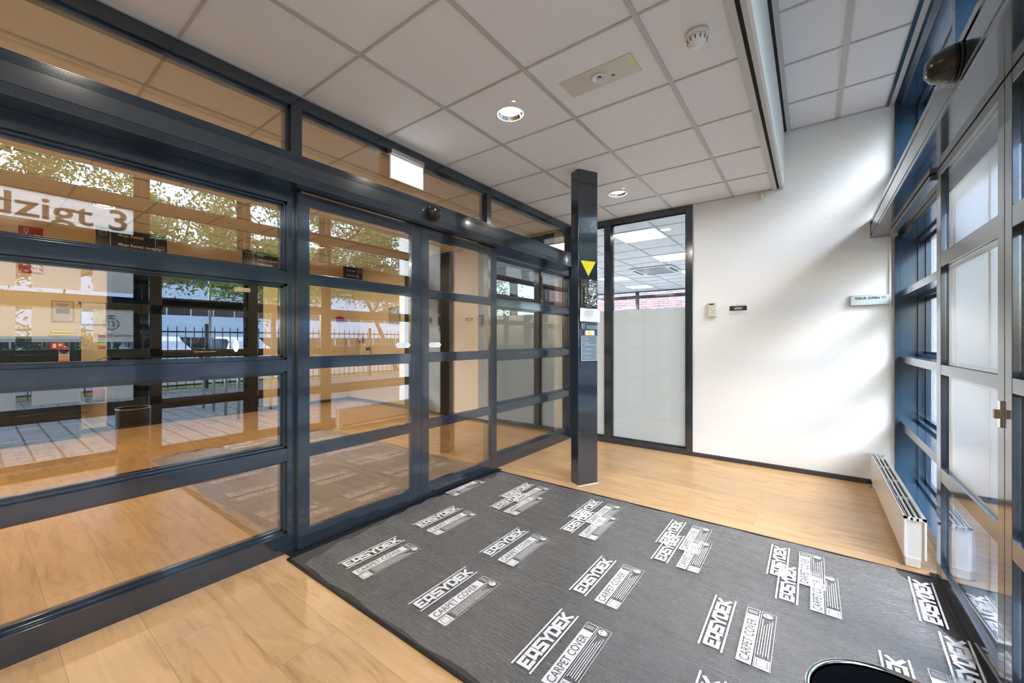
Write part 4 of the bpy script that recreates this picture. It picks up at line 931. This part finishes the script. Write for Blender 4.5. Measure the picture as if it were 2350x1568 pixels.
# fence panels
fp0 = None
for k in range(7):
    if fp0 is None:
        t = thing('fence_panel', '', 'fence', (8.0, 0, -0.06)); fp0 = t
        MB().box(-0.02, 0.02, 0.036, 2.464, 1.50, 1.54).build('rail', FENCEM, t); MB().box(-0.02, 0.02, 0.036, 2.464, 0.12, 0.16).build('rail', FENCEM, t)
        MB().box(-0.035, 0.035, -0.035, 0.035, 0, 1.74).build('post', FENCEM, t)
        pk = None
        for i in range(13):
            if pk is None:
                m = MB().box(-0.009, 0.009, -0.009, 0.009, 0.06, 1.62); m.add([(-0.009, -0.009, 1.62), (0.009, -0.009, 1.62), (0.009, 0.009, 1.62), (-0.009, 0.009, 1.62), (0, 0, 1.68)], [(0, 1, 4), (1, 2, 4), (2, 3, 4), (3, 0, 4)])
                pk = m.build('picket', FENCEM, t, loc=(0, 0.19, 0))
            else: c_ = pk.copy(); COL.objects.link(c_); c_.parent = t; c_.location = (0, 0.19 + 0.185 * i, 0)
    else: t = copy_tree(fp0)
    t.location = (8.0, -3.6 + 2.5 * k, -0.06)
    tag(t, 'black steel picket fence panel outside, number %s counted from the near left end' % ('one', 'two', 'three', 'four', 'five', 'six', 'seven')[k], 'fence', 'black picket fence panels along the pavement')
# bike hoops
h0 = None
for k, x in enumerate((2.6, 3.15, 3.72, 4.25)):
    if h0 is None:
        pts = [(0, 0, 0), (0, 0, 0.62)] + [(0, 0.14 - 0.14 * math.cos(a), 0.62 + 0.14 * math.sin(a)) for a in [PI / 2 * i / 6 for i in range(1, 7)]] + [(0, 0.60, 0.76)] + [(0, 0.60 + 0.14 * math.sin(a), 0.62 + 0.14 * math.cos(a)) for a in [PI / 2 * i / 6 for i in range(1, 7)]] + [(0, 0.74, 0)]
        o = MB().tube(pts, 0.024, 10).build('bicycle_hoop', GALV); h0 = o
    else: o = h0.copy(); COL.objects.link(o)
    o.location = (x, 2.72, -0.06)
    tag(o, 'galvanised bicycle hoop outside, %s' % ('closest to the facade', 'second from the facade', 'third from the facade', 'farthest from the facade')[k], 'bicycle rack', 'bicycle hoops on the pavement')
# lamp post
t = thing('street_lamp', 'tall slim street lamp beyond the fence', 'street lamp', (14.6, 6.0, -0.09))
MB().tube([(0, 0, 0), (0, 0, 6.2)], [0.07, 0.04], 12).build('pole', GALV, t); MB().box(-0.6, 0.05, -0.09, 0.09, 6.18, 6.28).build('lamp_head', GALV, t)
# cars
def car(label, loc, rz, paint):
    t = thing('parked_car', label, 'car', loc, rz, 'cars parked beyond the fence')
    prof = [(-2.1, 0.35), (-2.12, 0.75), (-1.95, 0.92), (-1.7, 1.0), (-1.35, 1.42), (-0.9, 1.50), (0.35, 1.48), (0.75, 1.30), (1.15, 0.98), (1.85, 0.85), (2.1, 0.62), (2.1, 0.32)]
    m = MB(); m.smooth = False; secs = []
    for y, s_, dz in ((-0.86, 0.965, 0), (-0.80, 1.0, 0), (0.80, 1.0, 0), (0.86, 0.965, 0)):
        secs.append([(x * s_, y * (0.80 if z > 1.05 else 1.0), z if z < 1.05 or s_ == 1 else z - 0.05) for x, z in prof])
    n = len(prof); vs = [p for s_ in secs for p in s_]
    fs = [(k * n + i, k * n + (i + 1) % n, (k + 1) * n + (i + 1) % n, (k + 1) * n + i) for k in range(3) for i in range(n)] + [tuple(range(n)), tuple(3 * n + i for i in range(n))]
    m.add(vs, fs).build('body', paint, t, bevel=0.03)
    for s_ in (-1, 1):
        MB().add([(-1.55, s_ * 0.872, 0.98), (1.05, s_ * 0.872, 0.98), (0.62, s_ * 0.72, 1.38), (-1.22, s_ * 0.72, 1.40), (-1.55, s_ * 0.85, 0.98), (1.05, s_ * 0.85, 0.98), (0.62, s_ * 0.70, 1.38), (-1.22, s_ * 0.70, 1.40)], [(0, 1, 2, 3), (4, 5, 6, 7), (0, 1, 5, 4), (1, 2, 6, 5), (2, 3, 7, 6), (3, 0, 4, 7)]).build('side_window', DWIN, t)
        for xx in (-1.3, 1.3): MB().lathe([(0.001, -0.1), (0.20, -0.1), (0.31, -0.09), (0.32, 0), (0.31, 0.09), (0.20, 0.1), (0.001, 0.1)], (xx, s_ * 0.80, 0.32), 24, 'y').build('wheel', TYRE, t)
    MB().box(-2.14, -2.08, -0.8, -0.55, 0.70, 0.86).box(-2.14, -2.08, 0.55, 0.8, 0.70, 0.86).build('tail_light', RED, t)
    MB().add([(-1.76, -0.62, 1.02), (-1.76, 0.62, 1.02), (-1.42, 0.55, 1.38), (-1.42, -0.55, 1.38), (-1.70, -0.62, 1.02), (-1.70, 0.62, 1.02), (-1.36, 0.55, 1.38), (-1.36, -0.55, 1.38)], [(0, 1, 2, 3), (4, 5, 6, 7), (0, 1, 5, 4), (1, 2, 6, 5), (2, 3, 7, 6), (3, 0, 4, 7)]).build('rear_window', DWIN, t)
    return t
car('dark car parked beyond the fence at the left end', (13.2, -2.6, -0.09), PI * 1.5, CARB)
car('white car parked beyond the fence in the middle', (16.0, 4.6, -0.09), PI, CARW)
car('white car parked beyond the fence to the right of the other white one', (16.0, 7.6, -0.09), PI, CARW)
# hedge
random.seed(7)
def leafcloud(m, pts, size, n_per=1):
    for (x, y, z) in pts:
        a = Vector((random.gauss(0, 1), random.gauss(0, 1), random.gauss(0, 1))).normalized(); b = a.orthogonal().normalized(); s_ = size * random.uniform(0.6, 1.3)
        b = (Matrix.Rotation(random.random() * 6.28, 3, a) @ b); p = Vector((x, y, z)); a2 = a.cross(b)
        m.add([p - b * s_, p + a2 * s_ * 0.4, p + b * s_, p - a2 * s_ * 0.4], [(0, 1, 2, 3)])
m = MB(); leafcloud(m, [(19.0 + random.uniform(-0.5, 0.5), random.uniform(-8, 45), -0.1 + 1.0 * random.random() ** 0.7) for _ in range(9000)], 0.16)
o = m.build('hedge', HEDGE); tag(o, 'low clipped green hedge across the road', 'hedge')
m = MB(); leafcloud(m, [(2.2 + random.uniform(-0.6, 0.6), 7.6 + random.uniform(-1.2, 1.2), -0.1 + 1.7 * random.random() ** 0.8) for _ in range(3500)], 0.06)
o = m.build('garden_shrub', HEDGE); tag(o, 'leafy shrub outside the facade beyond the white wall end', 'shrub')
def tree(label, loc, h, spread, leafmat, nleaf, seed, clear=2.2, lsize=0.075):
    rnd = random.Random(seed); t = thing('street_tree', label, 'tree', loc, 0, 'trees around the building')
    b = MB(); ends = []
    def grow(p, d, L, r_, lv):
        q = [p]; dd = d
        for i in range(4):
            dd = (dd + Vector((rnd.gauss(0, 0.16), rnd.gauss(0, 0.16), rnd.gauss(0, 0.06)))).normalized(); q.append(q[-1] + dd * L / 4)
        b.tube(q, [r_ * (1 - 0.12 * i) for i in range(5)], 6 if lv else 9)
        if lv >= 2: ends.extend([q[2], q[3], q[4]])
        if lv < 4:
            for k in range(3 if lv else 5):
                ax = Vector((rnd.gauss(0, 1), rnd.gauss(0, 1), rnd.gauss(0, 0.45))).normalized()
                nd = (dd * (0.55 if lv else 0.5) + ax * 0.85 * spread).normalized(); nd.z = nd.z * 0.75 + 0.12
                grow(q[rnd.choice((2, 3, 4)) if lv else rnd.choice((3, 4))], nd.normalized(), L * rnd.uniform(0.6, 0.8), r_ * 0.55, lv + 1)
    grow(Vector((0, 0, 0)), Vector((0, 0, 1)), clear + h * 0.18, 0.11, 0)
    b.build('trunk', BARK, t)
    m = MB(); pts = []
    for _ in range(nleaf):
        e_ = rnd.choice(ends); pts.append((e_.x + rnd.gauss(0, 0.28), e_.y + rnd.gauss(0, 0.28), e_.z + rnd.gauss(0, 0.22)))
    leafcloud(m, pts, lsize); m.build('foliage', leafmat, t)
    return t
tree('yellow-green street tree beyond the fence, second of the row from the near left end', (9.8, 1.0, -0.09), 11, 1.1, LEAFY, 30000, 3)
tree('yellow-green street tree beyond the fence, nearest to the facade', (9.2, -3.4, -0.09), 9, 1.1, LEAFY, 26000, 14)
tree('yellow-green street tree beyond the fence, third of the row, in the middle', (10.5, 6.6, -0.09), 9, 1.1, LEAFY, 27000, 11)
tree('green-leaved street tree beyond the fence, right of the middle one', (10.2, 11.8, -0.09), 8, 1.1, LEAFG, 27000, 23)
tree('yellow-green street tree beyond the fence, rightmost of the row', (10.6, 17.5, -0.09), 6, 1.1, LEAFY, 12000, 31)
tree('dense green tree outside the far office windows', (-13.5, 20.5, -0.17), 6, 1.2, LEAFG, 16000, 5, clear=1.2, lsize=0.16)
tree('dense green tree outside the far office windows, more to the left', (-17.5, 23, -0.17), 6, 1.2, LEAFG, 14000, 8, clear=1.2, lsize=0.17)
# white office building across the road
t = thing('office_building', 'long white two-storey office building with dark window bands across the road', 'building', (40, 10, -0.1))
MB().box(0, 10, -25, 45, 0, 8.2).build('core', BRICKX, t)
MB().box(-0.4, 0, -25, 45, 1.6, 3.55).box(-0.4, 0.0, -25, 45, 4.8, 6.3).build('white_cladding', CLAD, t)
MB().box(-0.05, 0, -25, 45, 3.55, 4.8).build('window_band', DWIN, t)
MB().box(-0.05, 0, -25, 45, 0.2, 1.6).build('window_band', DWIN, t)
MB().box(-0.05, 0, -25, 45, 6.6, 7.6).build('window_band', DWIN, t)
MB().box(-0.2, 10.2, -25.2, 45.2, 8.2, 8.5).build('roof_edge', CLAD, t)
g = MB()
for k in range(40): g.box(-0.12, -0.05, -24 + k * 1.75, -23.9 + k * 1.75, 3.55, 4.8).box(-0.12, -0.05, -24 + k * 1.75, -23.9 + k * 1.75, 0.2, 1.6)
g.build('mullions', GALV, t)
t = thing('brick_building', 'multicoloured brick building seen through the office windows', 'building', (-4.5, 21, -0.17))
MB().box(-6, 12, 0, 6, 0, 9).build('wall', BRICK, t)
for k in range(6): MB().box(-5.2 + 2.9 * k, -3.2 + 2.9 * k, -0.04, 0.02, 0.6, 2.25).build('window', DWIN, t)
# pale block far to the right seen through the fixed window
t = thing('pale_block', 'pale apartment block with dark windows far beyond the pavement', 'building', (9, 34, -0.1))
MB().box(-7, 7, 0, 8, 0, 11).build('wall', CLAD, t)
for k in range(6):
    for j in range(3): MB().box(-6 + 2.1 * k, -4.9 + 2.1 * k, -0.05, 0.02, 1.2 + 3.2 * j, 3.0 + 3.2 * j).build('window', DWIN, t)
# office fill from the LED panels
for (x, y) in ((-2.8, 6.6), (-6.4, 6.6), (-2.8, 10.2), (-6.4, 10.2)):
    l = bpy.data.lights.new('office_lamp', 'AREA'); l.shape = 'SQUARE'; l.size = 0.58; l.energy = 105; l.color = (0.95, 0.98, 1.0)
    lo = bpy.data.objects.new('office_lamp', l); COL.objects.link(lo); lo.location = (x, y, ZC - 0.02)
